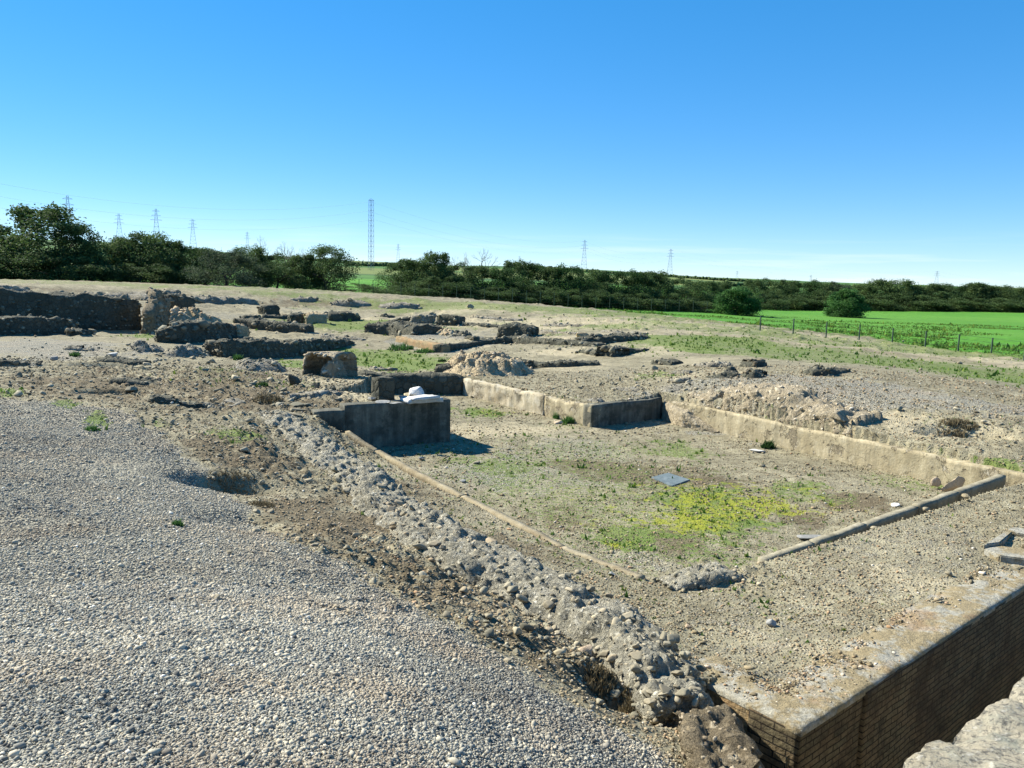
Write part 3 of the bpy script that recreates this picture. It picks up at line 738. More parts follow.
def zones(x, y):
    z = {}
    for k in ('grav', 'grass', 'tan', 'yel', 'red'):
        q = np.zeros(len(x))
        for b in BL[k]: q = np.maximum(q, blob(x, y, b))
        z[k] = q
    r = np.hypot(x, y); th = np.degrees(np.arctan2(x, y)); P = np.stack([x, y], 1)
    gzn = gravel_zone(x, y); z['grav'] = np.maximum(z['grav'], gzn * (1 - .35 * sm(fbm(P * .7, 73, 4), .1, .4))); z['tan'] *= 1 - gzn * .7; z['red'] *= 1 - gzn
    # green field to the right of the site and the far country
    edge = np.interp(th, [-60, -33, -10, 0, 8, 14, 20, 26, 32, 45], [72, 72, 84, 84, 82, 72, 60, 48, 43, 38]) + 2.5 * fbm(P * .12, 61, 3)
    fld = sm(r, edge, edge + 4)
    brown = sm(fbm(P * np.array([.02, .05]) + 3, 62, 4), .02, .22) * sm(-r, -420, -130) * sm(th, 12, 18)
    inp = sdist(x, y, plat) < .6; z['grass'] = np.where(inp, z['grass'] * .1, z['grass']); z['grav'] = np.where(inp, .75, z['grav'])
    farp = sm(fbm(P * np.array([.004, .012]) + 5, 63, 3), .0, .12) * sm(r, 330, 400)
    z['grass'] = np.maximum(z['grass'], sm(r, edge, edge + 2) * .9)
    z['fld'] = fld * (1 - .95 * np.maximum(brown * .45, farp * .9))
    z['tan'] = np.where(fld > .5, np.maximum(farp, brown * .35), z['tan']); z['hill'] = sm(r, 260, 330)
    return z

z_ = zones(GX, GY)
for nm, ks in (('za', ('grav', 'grass', 'tan')), ('zb', ('yel', 'red', 'fld'))):
    a = G.data.attributes.new(nm, 'FLOAT_COLOR', 'POINT')
    arr = np.zeros((len(Vg), 4), np.float32)
    for i, k in enumerate(ks): arr[:-1, i] = z_[k]
    if nm == 'za': arr[-1, 0] = 1
    arr[:, 3] = 1
    a.data.foreach_set('color', arr.ravel())
hl = G.data.attributes.new('hill', 'FLOAT', 'POINT'); hl.data.foreach_set('value', np.append(z_['hill'], 0).astype(np.float32))

# ================================================================== the excavated room
def boxwall(name, a, b, z0, z1, thick, mat, into, parent=None, res=.08, amp=.01, ragged=0.0, seed=0, origin=None):
    """flat-faced wall from a to b (2D), heights z0, z1 (may be (start,end) pairs), thickened towards 'into'; UVs in metres"""
    a = np.array(a, float); b = np.array(b, float); L = np.linalg.norm(b - a); d = (b - a) / L
    z0 = np.broadcast_to(np.asarray(z0, float), (2,)); z1 = np.broadcast_to(np.asarray(z1, float), (2,))
    H = float((z1 - z0).max())
    V, Q = boxgrid(max(2, min(400, int(L / res))), max(2, int(thick / res)), max(2, int(H / res)), True)
    nn = np.array(into, float); nn = nn - d * (nn @ d); nn /= np.linalg.norm(nn)
    s = V[:, 0] * L; t = (V[:, 1] + .5) * thick; f = V[:, 0]
    zb = z0[0] + (z0[1] - z0[0]) * f; zt = z1[0] + (z1[1] - z1[0]) * f
    if ragged: zt = zt - ragged * np.clip(fbm(np.stack([s * 2.1 + seed, t * 2], 1), seed, 4) + .15, 0, 1) * 2
    z = zb + (zt - zb) * V[:, 2]
    uvv = np.stack([s + t, z], 1)
    X = a[0] + d[0] * s + nn[0] * t; Y = a[1] + d[1] * s + nn[1] * t
    W = np.stack([X, Y, z], 1)
    if d[0] * nn[1] - d[1] * nn[0] < 0: Q = Q[:, ::-1]
    N = vnormals(W, Q)
    W = W + N * (amp * fbm(W * 5, seed + 2, 4) * 1.6)[:, None] + N * (amp * .8 * fbm(W * 1.1, seed + 3, 2))[:, None]
    if origin is None: origin = (float(a[0]), float(a[1]), float(z0[0]))
    o = mesh(name, W, Q, mat, parent, False, origin)
    ul = o.data.uv_layers.new(name='UVMap')
    ul.data.foreach_set('uv', uvv[Q.ravel()].astype(np.float32).ravel())
    return o

ZB = .12
# brick retaining wall around the corner of the deep trench
t = empty('brick_retaining_wall', (C0[0], C0[1], -2.1), 'long thin-brick retaining wall dropping into the dark trench, with a worn mortar top and a sharp corner', 'wall')
def loc(o):   # children are built in world coordinates: take the parent's place off again
    o.location = tuple(np.array(o.location) - np.array(o.parent.location))
    return o
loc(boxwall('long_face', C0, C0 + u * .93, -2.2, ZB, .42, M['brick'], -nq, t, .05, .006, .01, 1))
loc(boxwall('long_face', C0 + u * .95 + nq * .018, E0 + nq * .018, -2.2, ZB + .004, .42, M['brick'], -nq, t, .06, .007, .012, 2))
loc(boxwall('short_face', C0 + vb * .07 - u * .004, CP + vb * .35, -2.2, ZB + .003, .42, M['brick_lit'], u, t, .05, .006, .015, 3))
def coping_strip():
    inner = [CP + vb * .35 + u * .5, C0 + vb * .5 + u * .45, E0 - nq * .62]
    outer = [CP + vb * .35 - u * .012, C0 + nq * .012 - u * .008, E0 + nq * .03]
    ns = [14, 240]; VV = []; QQ = []; c = 0
    rows = []
    for k in range(2):
        for i in range(ns[k] + (k == 1)):
            f = i / ns[k]; rows.append((outer[k] + (outer[k+1] - outer[k]) * f, inner[k] + (inner[k+1] - inner[k]) * f))
    m = 12
    for o_, i_ in rows:
        for j in range(m + 1): VV.append([*(o_ + (i_ - o_) * j / m), 0])
    VV = np.array(VV); P = VV[:, :2]; j = np.tile(np.arange(m + 1), len(rows)) / m
    VV[:, 2] = ZB + .022 + .022 * fbm(P * 5, 81, 4) + .008 * fbm(P * 14, 82, 2) - .03 * sm(j + .25 * fbm(P * 2.5, 83, 3), .6, 1.05) - .012 * (j < .01)
    r_ = len(rows); idx = np.arange(r_ * (m + 1)).reshape(r_, m + 1)
    top = np.stack([idx[:-1, :-1], idx[1:, :-1], idx[1:, 1:], idx[:-1, 1:]], -1).reshape(-1, 4)
    skirt = VV[idx[:, 0]].copy(); skirt[:, 2] = ZB - .03; b0 = len(VV); VV = np.concatenate([VV, skirt])
    s_ = np.arange(r_ - 1); sk = np.stack([idx[s_, 0], b0 + s_, b0 + s_ + 1, idx[s_ + 1, 0]], 1)
    return loc(mesh('coping', VV, [top[:, ::-1], sk[:, ::-1]], M['coping'], t, False, (C0[0], C0[1], ZB)))
coping_strip()

# near rubble wall top beside the viewer
e1 = at(880, 775, 1.6)[:2] - u * 1.2
pth = [e1] + [at(*q, 1.6)[:2] for q in [(878,768),(910,732),(942,712),(974,700),(996,682),(1018,660)]]
pth += [pth[-1] + u * .8, pth[-1] + u * 3.0]
o = masonry('rubble_wall', pth, [.5, .56, .6, .58, .62, .58, .62, .6, .6], .85, M['boulder'], res=.024, stone=.8, amp=.03, rag=.014, top=.05, seed=31, deep=3.2, rnd=.2, zbase=1.0, side='front', taper=.02, smooth=True)
tag(o, 'pale speckled rubble wall top in the near right corner, across the trench from the brick wall', 'wall')

# plastered back wall and the block that juts into the room
o = boxwall('plaster_wall', BK0 + BKd * .35, BK2, -.15, (.51, .46), .3, M['plaster_tan'], u, None, .06, .009, .022, 11)
tag(o, 'long low tan plastered wall closing the back of the excavated room, sunlit face', 'wall')
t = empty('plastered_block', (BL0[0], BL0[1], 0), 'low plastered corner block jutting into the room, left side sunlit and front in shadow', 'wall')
loc(boxwall('front_face', BL0, BK0 + (BK0 - BL0) * .02, -.1, (.50, .52), .3, M['concrete'], v, t, .07, .01, .03, 12))  # plaster front given the darker concrete colour to deepen its shade
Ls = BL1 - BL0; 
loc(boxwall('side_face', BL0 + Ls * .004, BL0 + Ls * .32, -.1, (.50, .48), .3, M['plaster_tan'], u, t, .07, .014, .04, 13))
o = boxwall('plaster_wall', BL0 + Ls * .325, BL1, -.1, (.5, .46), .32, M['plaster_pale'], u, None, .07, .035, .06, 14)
tag(o, 'pale crumbling plastered wall running back from the corner block to the dark rubble wall', 'wall')
o = masonry('plaster_rubble', [BK0 - u * .02 + BKd * .05, BK0 + BKd * 1.0 - u * .32, BK0 + BKd * 1.9 - u * .12], [.5, .3, .06], .5, M['pale_bank'], res=.05, stone=.15, amp=.04, seed=15, deep=.1)
tag(o, 'pale collapsed masonry sloping down beside the shadowed front of the corner block', 'rubble')
o = masonry('rubble_wall', [D2L + np.array([-.5, 0]), BL1 + np.array([-.02, 0])], [.55, .55], .6, M['rubble_dark'], res=.07, seed=16, amp=.04, deep=.1, zbase=0)
FACED0 = o; tag(o, 'dark rubble wall in shadow behind the white stones, at the far left of the room', 'wall')

# concrete wall W1 with platform behind
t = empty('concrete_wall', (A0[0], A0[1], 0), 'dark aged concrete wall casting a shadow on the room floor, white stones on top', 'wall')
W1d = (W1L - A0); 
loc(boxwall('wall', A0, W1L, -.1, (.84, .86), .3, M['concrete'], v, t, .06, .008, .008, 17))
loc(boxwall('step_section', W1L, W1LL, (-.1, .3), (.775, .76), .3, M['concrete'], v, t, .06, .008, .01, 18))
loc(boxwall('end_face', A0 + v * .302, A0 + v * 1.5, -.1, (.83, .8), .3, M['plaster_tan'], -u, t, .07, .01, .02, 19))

# kerbs
kd = (KR - KL); kL = np.linalg.norm(kd); kd /= kL
t = empty('drain_kerb', (KL[0], KL[1], .03), 'long straight pale stone kerb between the room floor and the shard-covered terrace', 'kerb')
cuts = [0, .17, .36, .575, .76, 1.0]
for i in range(5):
    a_ = KL + kd * (cuts[i] * kL + .012); b_ = KL + kd * (cuts[i + 1] * kL - .012)
    za = .05 + .37 * cuts[i]; zb_ = .05 + .37 * cuts[i + 1]
    loc(boxwall('kerb_stone', a_, b_, (za - .5, zb_ - .5), (za + .022, zb_ + .022), .11, M['kerb'], -nq, t, .05, .008, .012, 20 + i))
# a narrow drain slot in front of the kerb reads dark: small stones bridge it
for i, c in enumerate(cuts[1:5]):
    V, T = rock_verts(2, .07, .06, .04, 400 + i)
    p = KL + kd * (c * kL) + nq * .1; z = .05 + .37 * c
    loc(mesh('bridge_stone', V + [p[0], p[1], z - .01], T, M['kerb_tan'], t, False, (p[0], p[1], z)))
LP = [W1LL + (W1LL - W1L) * .1, P2(345, 435, .38), P2(375, 456, .12), P2(460, 500, .05), P2(560, 549, .04), P2(640, 580, .03)]
LZ = [float(ground(np.array([p[0] - u[0] * .12]), np.array([p[1] - u[1] * .12]), False)[0]) + .0 for p in LP]
t = empty('plaster_kerb', (LP[2][0], LP[2][1], .1), 'low tan plaster kerb edging the left side of the room floor', 'kerb')
for i in range(1, 5):
    d_ = LP[i + 1] - LP[i]
    loc(boxwall('kerb_section', LP[i], LP[i + 1] - d_ * .003, (LZ[i] - .3, LZ[i + 1] - .3), (LZ[i] + .012, LZ[i + 1] + .012), .10, M['kerb_tan'], u, t, .06, .004, .015, 30 + i))
o = prism('floor_cover', [P2(651,479), P2(668,474.5), P2(690,481.5), P2(672,488)], -.03, .035, M['cover'], None, None, .006)
tag(o, 'flat blue-grey metal cover plate set in the room floor beside the yellow-green patch', 'cover')

# mortar box with a hollow on the terrace at the right edge
def pz(px, py): return at(px, py, .26)[:2]
t = empty('mortar_niche', (*pz(1005, 545), .2), 'low mortar-built hollow box at the right edge of the terrace, dark inside', 'stonework')
loc(prism('rim', [pz(984,545), pz(1012,527), pz(1080,540), pz(1078,544), pz(1012,533), pz(1000,543)], .1, .27, M['coping'], t, bevel=.012))
loc(prism('rim', [pz(984,546), pz(998,543), pz(1022,545.5), pz(1078,556), pz(1078,563), pz(1000,553)], .1, .23, M['coping'], t, bevel=.012))
loc(prism('rim', [pz(1022,545), pz(1030,538), pz(1078,545), pz(1078,555)], .1, .27, M['coping'], t, bevel=.012))

# ================================================================== rubble ridge through the middle
rp = [hit(*q)[:2] for q in [(250,414),(284,440),(324,476),(380,532),(442,572),(514,609)]] + [np.array(q) for q in ((.50,5.95),(.80,5.25),(.86,4.75))]
o = masonry('rubble_ridge', rp, [.08,.09,.1,.11,.11,.14,.17,.22,.25], [.6,.7,.8,.8,.85,.85,.75,.6,.5], M['rubble_near'], res=.024, stone=.10, amp=.045, flat=.4, rag=.058, top=.1, seed=51, deep=.5, rnd=.55, taper=.3)
ridge = o; tag(o, 'long low ridge of grey mortared rubble running diagonally from the concrete wall to the trench', 'wall')
# its broken end above the trench
ep = [at(716, 690, .42)[:2] - u * .25, np.array([1.28, 5.1]), np.array([1.22, 4.5]), np.array([1.02, 3.7])]
o = masonry('rubble_pier', [(1.0,5.0), (1.03,4.4), (.97,3.8), (.78,3.0)], [.14,.17,.17,.14], [.34,.34,.34,.36], M['rubble_brown'], rag=.07, res=.024, stone=.1, amp=.05, flat=.6, top=.08, seed=52, deep=2.2, rnd=.35, taper=.05)
pier = o; tag(o, 'broken brown layered end of the rubble ridge overhanging the trench corner', 'wall')
# second small heap at the corner of the room
o = masonry('rubble_heap', [hit(672,592)[:2], hit(715,588)[:2], hit(745,580)[:2]], [.08,.14,.08], .45, M['rubble_near'], res=.035, stone=.12, amp=.04, seed=53, deep=.1, rnd=.45)
heap0 = o; tag(o, 'small grey mortar heap at the near corner of the room by the kerb end', 'rubble')
# layered stones beside the concrete wall
for i, (x, y, w) in enumerate([(300,405,22),(296,410,20),(293,415,18),(296,420,17),(299,425,15),(302,430,14)]):
    c = hit(x, y + 2); sc = w / 804 * np.hypot(c[0], c[1]) / 2
    V, T = rock_verts(3, sc, sc * .55, .055, 500 + i, .12)
    o = mesh('layered_stone', V + c + [0, 0, .04], T, M['rock'], None, False, (c[0], c[1], c[2]), np.full(len(V), .35))
    tag(o, 'flat grey stone layered in the little stair of slabs left of the concrete wall', 'stone', 'stair of flat stones left of the concrete wall')

# ================================================================== ruined walls further back
def heap(name, pts, H, thick, mat, seed, res):
    """a low pile of broken masonry on an oval foot"""
    P = np.array([p[:2] for p in pts]); a, b = P[0], P[-1]; d = b - a; ra = np.linalg.norm(d) / 2 * 1.08; d = d / np.linalg.norm(d)
    nn = np.array([-d[1], d[0]]); nn = nn if nn @ P.mean(0) > 0 else -nn; rb = thick * .55; c = P.mean(0) + nn * rb * .9
    nr_, nt = max(8, int(max(ra, rb) / res)), max(24, int(6.28 * ra / res))
    q, t = np.meshgrid(np.linspace(.02, 1.12, nr_), np.linspace(0, 2 * np.pi, nt, endpoint=False), indexing='ij')
    e = np.stack([np.cos(t).ravel() * 1.0, np.sin(t).ravel() * 1.0], 1)
    rr = q.ravel() * (1 + .22 * fbm(e * 1.6 + seed, seed, 3))
    X = c[0] + d[0] * e[:, 0] * rr * ra + nn[0] * e[:, 1] * rr * rb; Y = c[1] + d[1] * e[:, 0] * rr * ra + nn[1] * e[:, 1] * rr * rb
    XY = np.stack([X, Y], 1); g = ground(X, Y, False); f1, idd, e1 = worley(XY * 2.6 + .35 * np.stack([vnoise(XY * 4, 1), vnoise(XY * 4, 2)], 1), seed)
    prof = np.clip(1 - q.ravel() ** 3.4, -.25, 1)
    z = g - .06 + prof * H * (.72 + .45 * fbm(XY * 1.4 + seed, seed + 1, 4) + .5 * (idd - .45)) + np.clip(prof, 0, 1) * .25 * H * (.5 - f1)
    i = np.arange(nr_ * nt).reshape(nr_, nt); j = np.concatenate([i, i[:, :1]], 1)
    Qh = np.stack([j[:-1, :-1], j[1:, :-1], j[1:, 1:], j[:-1, 1:]], -1).reshape(-1, 4)
    V = np.stack([X, Y, z], 1)
    if np.cross(V[Qh[0, 1]] - V[Qh[0, 0]], V[Qh[0, 2]] - V[Qh[0, 0]])[2] < 0: Qh = Qh[:, ::-1]
    V = V + np.stack([fbm(V * 3, seed + 3, 3), fbm(V * 3, seed + 4, 3), fbm(V * 3, seed + 5, 3)], 1) * H * .12
    return mesh(name, V, Qh, mat, None, False, (float(c[0]), float(c[1]), float(g.mean())))

def W(name, base, hpx, thick, mat, label, cat='wall', **k):
    """base: pixel foot points on the ground; hpx: height in pixels at each, turned into metres"""
    pts = [hit(*q) for q in base]
    hs = np.broadcast_to(hpx, (len(pts),)) if np.isscalar(hpx) else hpx
    if len(hs) != len(pts): hs = np.interp(np.linspace(0, 1, len(pts)), np.linspace(0, 1, len(hs)), hs)
    dm = np.mean([np.hypot(p[0], p[1]) for p in pts])
    if 'rnd' in k: k['rnd'] *= .55
    k.setdefault('rag', .03 if dm < 30 else .05)
    H = [h * np.hypot(p[0], p[1]) / FPX for h, p in zip(hs, pts)]
    k.setdefault('res', max(.055, dm * .0036)); k.setdefault('stone', .3 if dm < 30 else .4)
    k.setdefault('amp', .045 if dm < 30 else .06); k.setdefault('rnd', .14); k.setdefault('seed', len(bpy.data.objects))
    if name in ('rubble_heap', 'rubble_mound', 'rubble_bank'):
        o = heap(name, pts, max(H), thick, M[mat], k['seed'], k['res'])
    else: o = masonry(name, pts, H, thick, M[mat], **k)
    FACED.append((o, mat, k['res'], dm)); return tag(o, label, cat)
FACED = []

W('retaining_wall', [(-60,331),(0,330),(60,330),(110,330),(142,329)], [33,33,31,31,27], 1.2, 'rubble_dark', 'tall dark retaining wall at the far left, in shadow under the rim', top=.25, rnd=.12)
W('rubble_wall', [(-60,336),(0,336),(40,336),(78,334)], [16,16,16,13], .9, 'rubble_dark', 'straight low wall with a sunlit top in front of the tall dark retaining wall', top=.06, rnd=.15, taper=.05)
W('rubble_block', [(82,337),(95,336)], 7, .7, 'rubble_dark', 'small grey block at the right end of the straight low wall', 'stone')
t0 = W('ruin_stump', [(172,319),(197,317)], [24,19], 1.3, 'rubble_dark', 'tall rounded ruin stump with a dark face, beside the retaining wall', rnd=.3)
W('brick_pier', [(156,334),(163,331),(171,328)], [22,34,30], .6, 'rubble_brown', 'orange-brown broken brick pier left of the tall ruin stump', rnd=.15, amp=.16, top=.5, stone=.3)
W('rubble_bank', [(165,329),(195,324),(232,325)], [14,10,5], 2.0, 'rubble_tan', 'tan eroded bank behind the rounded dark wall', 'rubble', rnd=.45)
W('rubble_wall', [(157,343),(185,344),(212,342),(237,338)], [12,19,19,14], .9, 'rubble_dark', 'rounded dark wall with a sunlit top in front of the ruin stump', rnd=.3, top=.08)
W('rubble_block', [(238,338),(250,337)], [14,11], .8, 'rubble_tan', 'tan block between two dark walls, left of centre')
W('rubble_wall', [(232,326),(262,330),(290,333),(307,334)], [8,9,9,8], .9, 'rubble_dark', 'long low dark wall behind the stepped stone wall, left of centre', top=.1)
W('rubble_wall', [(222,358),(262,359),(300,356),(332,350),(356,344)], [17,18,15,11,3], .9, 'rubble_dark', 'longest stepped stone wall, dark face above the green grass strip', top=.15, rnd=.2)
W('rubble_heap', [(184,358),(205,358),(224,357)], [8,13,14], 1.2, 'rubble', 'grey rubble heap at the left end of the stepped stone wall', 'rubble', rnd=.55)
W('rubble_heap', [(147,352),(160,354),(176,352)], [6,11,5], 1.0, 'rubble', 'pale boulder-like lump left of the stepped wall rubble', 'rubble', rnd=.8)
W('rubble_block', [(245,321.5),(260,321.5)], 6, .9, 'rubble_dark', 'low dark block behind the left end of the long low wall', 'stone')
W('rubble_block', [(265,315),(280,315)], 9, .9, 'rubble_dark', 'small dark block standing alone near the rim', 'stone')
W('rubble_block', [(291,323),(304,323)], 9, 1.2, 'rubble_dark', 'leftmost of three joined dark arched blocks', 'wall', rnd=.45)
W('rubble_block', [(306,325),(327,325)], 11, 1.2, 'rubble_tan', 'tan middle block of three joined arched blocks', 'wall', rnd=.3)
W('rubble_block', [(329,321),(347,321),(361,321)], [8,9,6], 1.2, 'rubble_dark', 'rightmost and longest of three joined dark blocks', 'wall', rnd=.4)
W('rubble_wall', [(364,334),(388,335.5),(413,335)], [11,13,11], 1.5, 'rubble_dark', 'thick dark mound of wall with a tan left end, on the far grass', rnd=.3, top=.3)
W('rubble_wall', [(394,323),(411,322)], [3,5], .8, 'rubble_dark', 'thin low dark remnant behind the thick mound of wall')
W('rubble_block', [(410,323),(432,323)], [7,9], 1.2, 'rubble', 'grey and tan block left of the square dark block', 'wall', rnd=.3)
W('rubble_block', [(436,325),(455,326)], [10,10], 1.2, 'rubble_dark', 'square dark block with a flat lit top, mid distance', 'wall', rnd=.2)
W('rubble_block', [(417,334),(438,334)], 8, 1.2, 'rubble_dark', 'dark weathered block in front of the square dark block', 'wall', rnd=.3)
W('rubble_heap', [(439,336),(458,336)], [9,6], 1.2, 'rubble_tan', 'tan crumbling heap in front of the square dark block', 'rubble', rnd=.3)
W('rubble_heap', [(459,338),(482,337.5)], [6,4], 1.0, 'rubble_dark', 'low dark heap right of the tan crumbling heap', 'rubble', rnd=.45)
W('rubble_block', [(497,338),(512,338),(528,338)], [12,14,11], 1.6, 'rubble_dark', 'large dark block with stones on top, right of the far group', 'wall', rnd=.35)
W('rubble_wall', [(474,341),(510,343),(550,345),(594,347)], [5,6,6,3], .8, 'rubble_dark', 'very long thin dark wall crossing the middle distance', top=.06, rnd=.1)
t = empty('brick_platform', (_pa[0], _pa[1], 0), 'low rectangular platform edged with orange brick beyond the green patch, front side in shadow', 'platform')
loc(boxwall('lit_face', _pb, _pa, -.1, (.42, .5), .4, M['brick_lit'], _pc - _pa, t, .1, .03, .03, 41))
loc(boxwall('front_face', _pa + (_pc - _pa) * .004, _pc, -.1, (.495, .46), .4, M['rubble_dark'], _pb - _pa, t, .1, .03, .03, 42))  # dark rubble colour paints in the shade on this side of the platform
W('rubble_mound', [(460,375),(490,380),(520,379),(546,373)], [8,18,23,8], 3.0, 'rubble_tan', 'large tan craggy rubble mound behind the plastered wall', 'rubble', rnd=1.5, top=.1, amp=.06, rag=.1, stone=.3, res=.055, seed=911)
W('rubble_wall', [(434,373),(452,373.5),(470,372)], [6,7,6], .7, 'rubble_dark', 'short dark wall left of the craggy tan mound')
W('stone_slab', [(375,370.5),(398,370)], 3, .4, 'rubble', 'thin flat slab lying on the near edge of the green grass', 'stone', amp=.01, rnd=.05)
W('ruin_stump', [(320,376),(334,378),(347,376)], [14,23,18], 1.0, 'pale_bank', 'pale craggy ruin stump at the left edge of the green grass', rnd=.6, amp=.08, stone=.25)
W('rubble_heap', [(252,371),(275,373),(300,370)], [8,11,5], 1.3, 'rubble', 'flat grey rubble heap left of the pale ruin stump', 'rubble', rnd=.55)
W('rubble_wall', [(148,404),(176,408),(206,408)], [6,7,6], .5, 'rubble_dark', 'short dark ledge of masonry in the stony ground, left of centre', top=.05)
W('rubble_wall', [(200,408),(228,410),(250,404)], [5,4,3], .5, 'rubble', 'broken low continuation of the short dark ledge', top=.1, rnd=.3)
W('rubble_wall', [(290,399),(320,398),(345,395)], [3,4,3], .5, 'rubble', 'low line of grey stones above the concrete wall', top=.1, rnd=.3)
W('rubble_wall', [(577,345.5),(600,344),(628,341),(652,338)], [7,8,6,2], .9, 'rubble_dark', 'upper of two dark wedge-shaped low walls, right of centre', rnd=.2)
W('rubble_wall', [(576,352),(595,356),(612,358),(632,354),(650,350)], [2,6,8,5,1.5], .8, 'rubble_dark', 'lower of two dark wedge-shaped low walls, right of centre', rnd=.2)
W('rubble_wall', [(528,368),(560,368),(600,366)], [5,5,4], .9, 'rubble_dark', 'low straight dark wall with a stepped grey top, right of the craggy mound', rnd=.1)
W('rubble_block', [(519,370),(534,369)], [9,8], .8, 'rubble_dark', 'dark block at the left end of the low straight wall', 'stone')
W('rubble_wall', [(650,364),(671,365)], [4,5], .6, 'rubble_dark', 'small upper ledge left of the double mound', 'stone')
W('rubble_wall', [(668,374),(688,374)], [4,3], .6, 'rubble', 'small middle ledge left of the double mound', 'stone')
W('rubble_wall', [(672,385),(692,382)], [4,4], .6, 'rubble', 'small lower ledge above the plastered block', 'stone')
W('rubble_wall', [(706,379),(722,379),(738,378)], [3,7,5], .8, 'rubble_dark', 'left half of the dark double mound on the gravel bank', rnd=.45)
W('rubble_wall', [(737,378),(752,379),(766,378)], [4,7,4], .8, 'rubble_dark', 'right half of the dark double mound on the gravel bank', rnd=.45)
W('rubble_wall', [(739,366),(755,367),(769,366)], [4,5,4], .6, 'rubble_dark', 'thin dark ledge behind the double mound')
W('rubble_wall', [(813,376),(832,376),(852,373)], [5,6,4], .6, 'rubble_dark', 'isolated dark ledge on the right gravel bank')
W('eroded_bank', [(686,397),(715,404),(750,414),(790,422),(830,430),(862,434)], [7,12,14,15,14,8], 1.0, 'pale_bank', 'pale eroded plaster bank above the long tan wall', 'bank', rnd=.75, top=.2, amp=.09, stone=.2, res=.06)
W('rubble_heap', [(656,394),(668,396),(684,392)], [7,8,6], .7, 'rubble', 'grey broken stones above the right end of the plastered block', 'rubble', rnd=.55)
W('rubble_heap', [(588,408),(600,408),(613,406)], [4,6,3], .6, 'rubble', 'small grey lump on top of the plastered corner block', 'rubble', rnd=.45)
for i, (pts, h, lab) in enumerate([([(-20,298),(10,297),(40,297)],[8,9,4],'dark eroded lip at the far left end of the rim'), ([(56,302),(80,303),(106,301)],[6,8,6],'scalloped dark lip above the tall retaining wall'),
        ([(104,299),(125,299),(145,301)],[5,6,5],'dark lip between the retaining wall top and the ruin stump'), ([(145,297),(165,298),(182,296)],[3,5,5],'thin dark lip just behind the tall ruin stump'),
        ([(186,303),(215,304),(258,304)],[5,6,4],'long rubbly lip right of the tall ruin stump'), ([(330,305),(350,307),(372,306)],[4,6,3],'low rubbly lump on the rim below the gap in the trees'),
        ([(378,308),(400,309),(420,308)],[3,5,3],'second low rubbly lump on the rim right of the gap in the trees'), ([(290,301),(305,302),(318,301)],[3,4,3],'little rubbly lump on the rim beneath the dark bush')]):
    W('rubble_lip', pts, h, 1.4, 'rubble', lab, 'rubble', rnd=.6, top=.3)

for px0, px1, y0, y1, h, lab in [(196,252,337,340,4,'low footing joining the rounded dark wall to the stepped wall'),(255,300,345,347,4,'thin footing on the lit top of the stepped wall'),(318,362,338,341,3,'faint footing on the far green grass behind the stepped wall'),
        (262,300,318,319,3,'faint dark footing left of the three arched blocks'),(380,396,318,317,3,'tiny dark footing right of the three arched blocks'),(462,497,326,328,4,'low tan footing right of the square dark block'),(530,575,333,335,3,'low footing beyond the very long thin wall'),
        (470,520,319,321,3,'pale footing on the far rim slope'),(540,590,326,327,3,'faint footing on the pale ground right of the far group'),(600,640,333,335,3,'thin footing above the two wedge-shaped walls'),(690,730,366,366,3,'faint footing behind the left half of the double mound'),
        (610,650,391,394,3,'low grey footing on top of the corner block terrace'),(96,140,362,365,4,'dark broken edge on the left plateau'),(0,40,366,367,5,'dark undercut edge at the far left of the plateau'),(108,160,384,386,4,'long dark undercut edge left of the short dark ledge'),(62,100,350,351,3,'thin broken edge near the green tuft on the left')]:
    W('wall_footing', [(px0, y0), ((px0 + px1) / 2, (y0 + y1) / 2 + .6), (px1, y1)], [h * .8, h, h * .5], .7, 'rubble_dark' if 'dark' in lab else 'rubble', lab, top=.1)

# ================================================================== single stones with a character of their own
def stone(name, px, py, wpx, hpx, mat, label, cat='stone', sub=3, seed=0, depth=.7, tint=.5, group=None, yaw=0, amp=.25, z=None, sink=.12):
    c = hit(px, py) if z is None else at(px, py, z); d = math.hypot(c[0], c[1])
    sx, sz = wpx / FPX * d / 2, hpx / FPX * d / 2
    V, T = rock_verts(sub, sx, sx * depth, sz, seed + 1000, amp)
    ca, sa = math.cos(yaw), math.sin(yaw); V = V @ np.array([[ca, sa, 0], [-sa, ca, 0], [0, 0, 1]])
    V = V + [c[0], c[1], c[2] + sz * (1 - 2 * sink)]
    o = mesh(name, V, T, M[mat], None, False, tuple(c), np.full(len(V), tint))
    return tag(o, label, cat, group)
stone('white_boulder', 415, 399, 25, 19, 'white_stone', 'rounded white marble lump on the concrete wall', seed=1, z=.84, amp=.3)
t = boxwall('white_slab', at(409, 403.5, .84)[:2], at(443, 401, .84)[:2], .83, .90, .4, M['white_stone'], v, None, .05, .022, .01, 71)
tag(t, 'flat white marble slab along the top edge of the concrete wall', 'slab')
t = boxwall('white_slab', at(414, 401, .9)[:2], at(440, 399, .9)[:2], .90, .96, .28, M['white_stone'], v, None, .05, .02, .01, 73)
tag(t, 'smaller white slab stacked on the flat marble slab', 'slab')
t = boxwall('stone_pillar', at(385, 402, .83)[:2] + v * .25, at(400, 400.5, .83)[:2] + v * .25, .78, 1.27, .3, M['rubble_dark'], v, None, .06, .012, .03, 72)
tag(t, 'upright dark square stone block behind the concrete wall, left of the white lump', 'block')
for i, (x, y, w, h, l) in enumerate([(372,399,14,3,'thin pale slab left of the upright dark block'), (383,403,22,3,'long thin slab lying in front of the upright dark block'), (404,400,12,6,'pale broken stone between the upright block and the white lump'), (396,404.5,14,3,'small flat slab on the edge of the concrete wall')]):
    stone('stone_slab', x, y, w, h, 'slab', l, 'slab', seed=10 + i, z=.84, amp=.1)
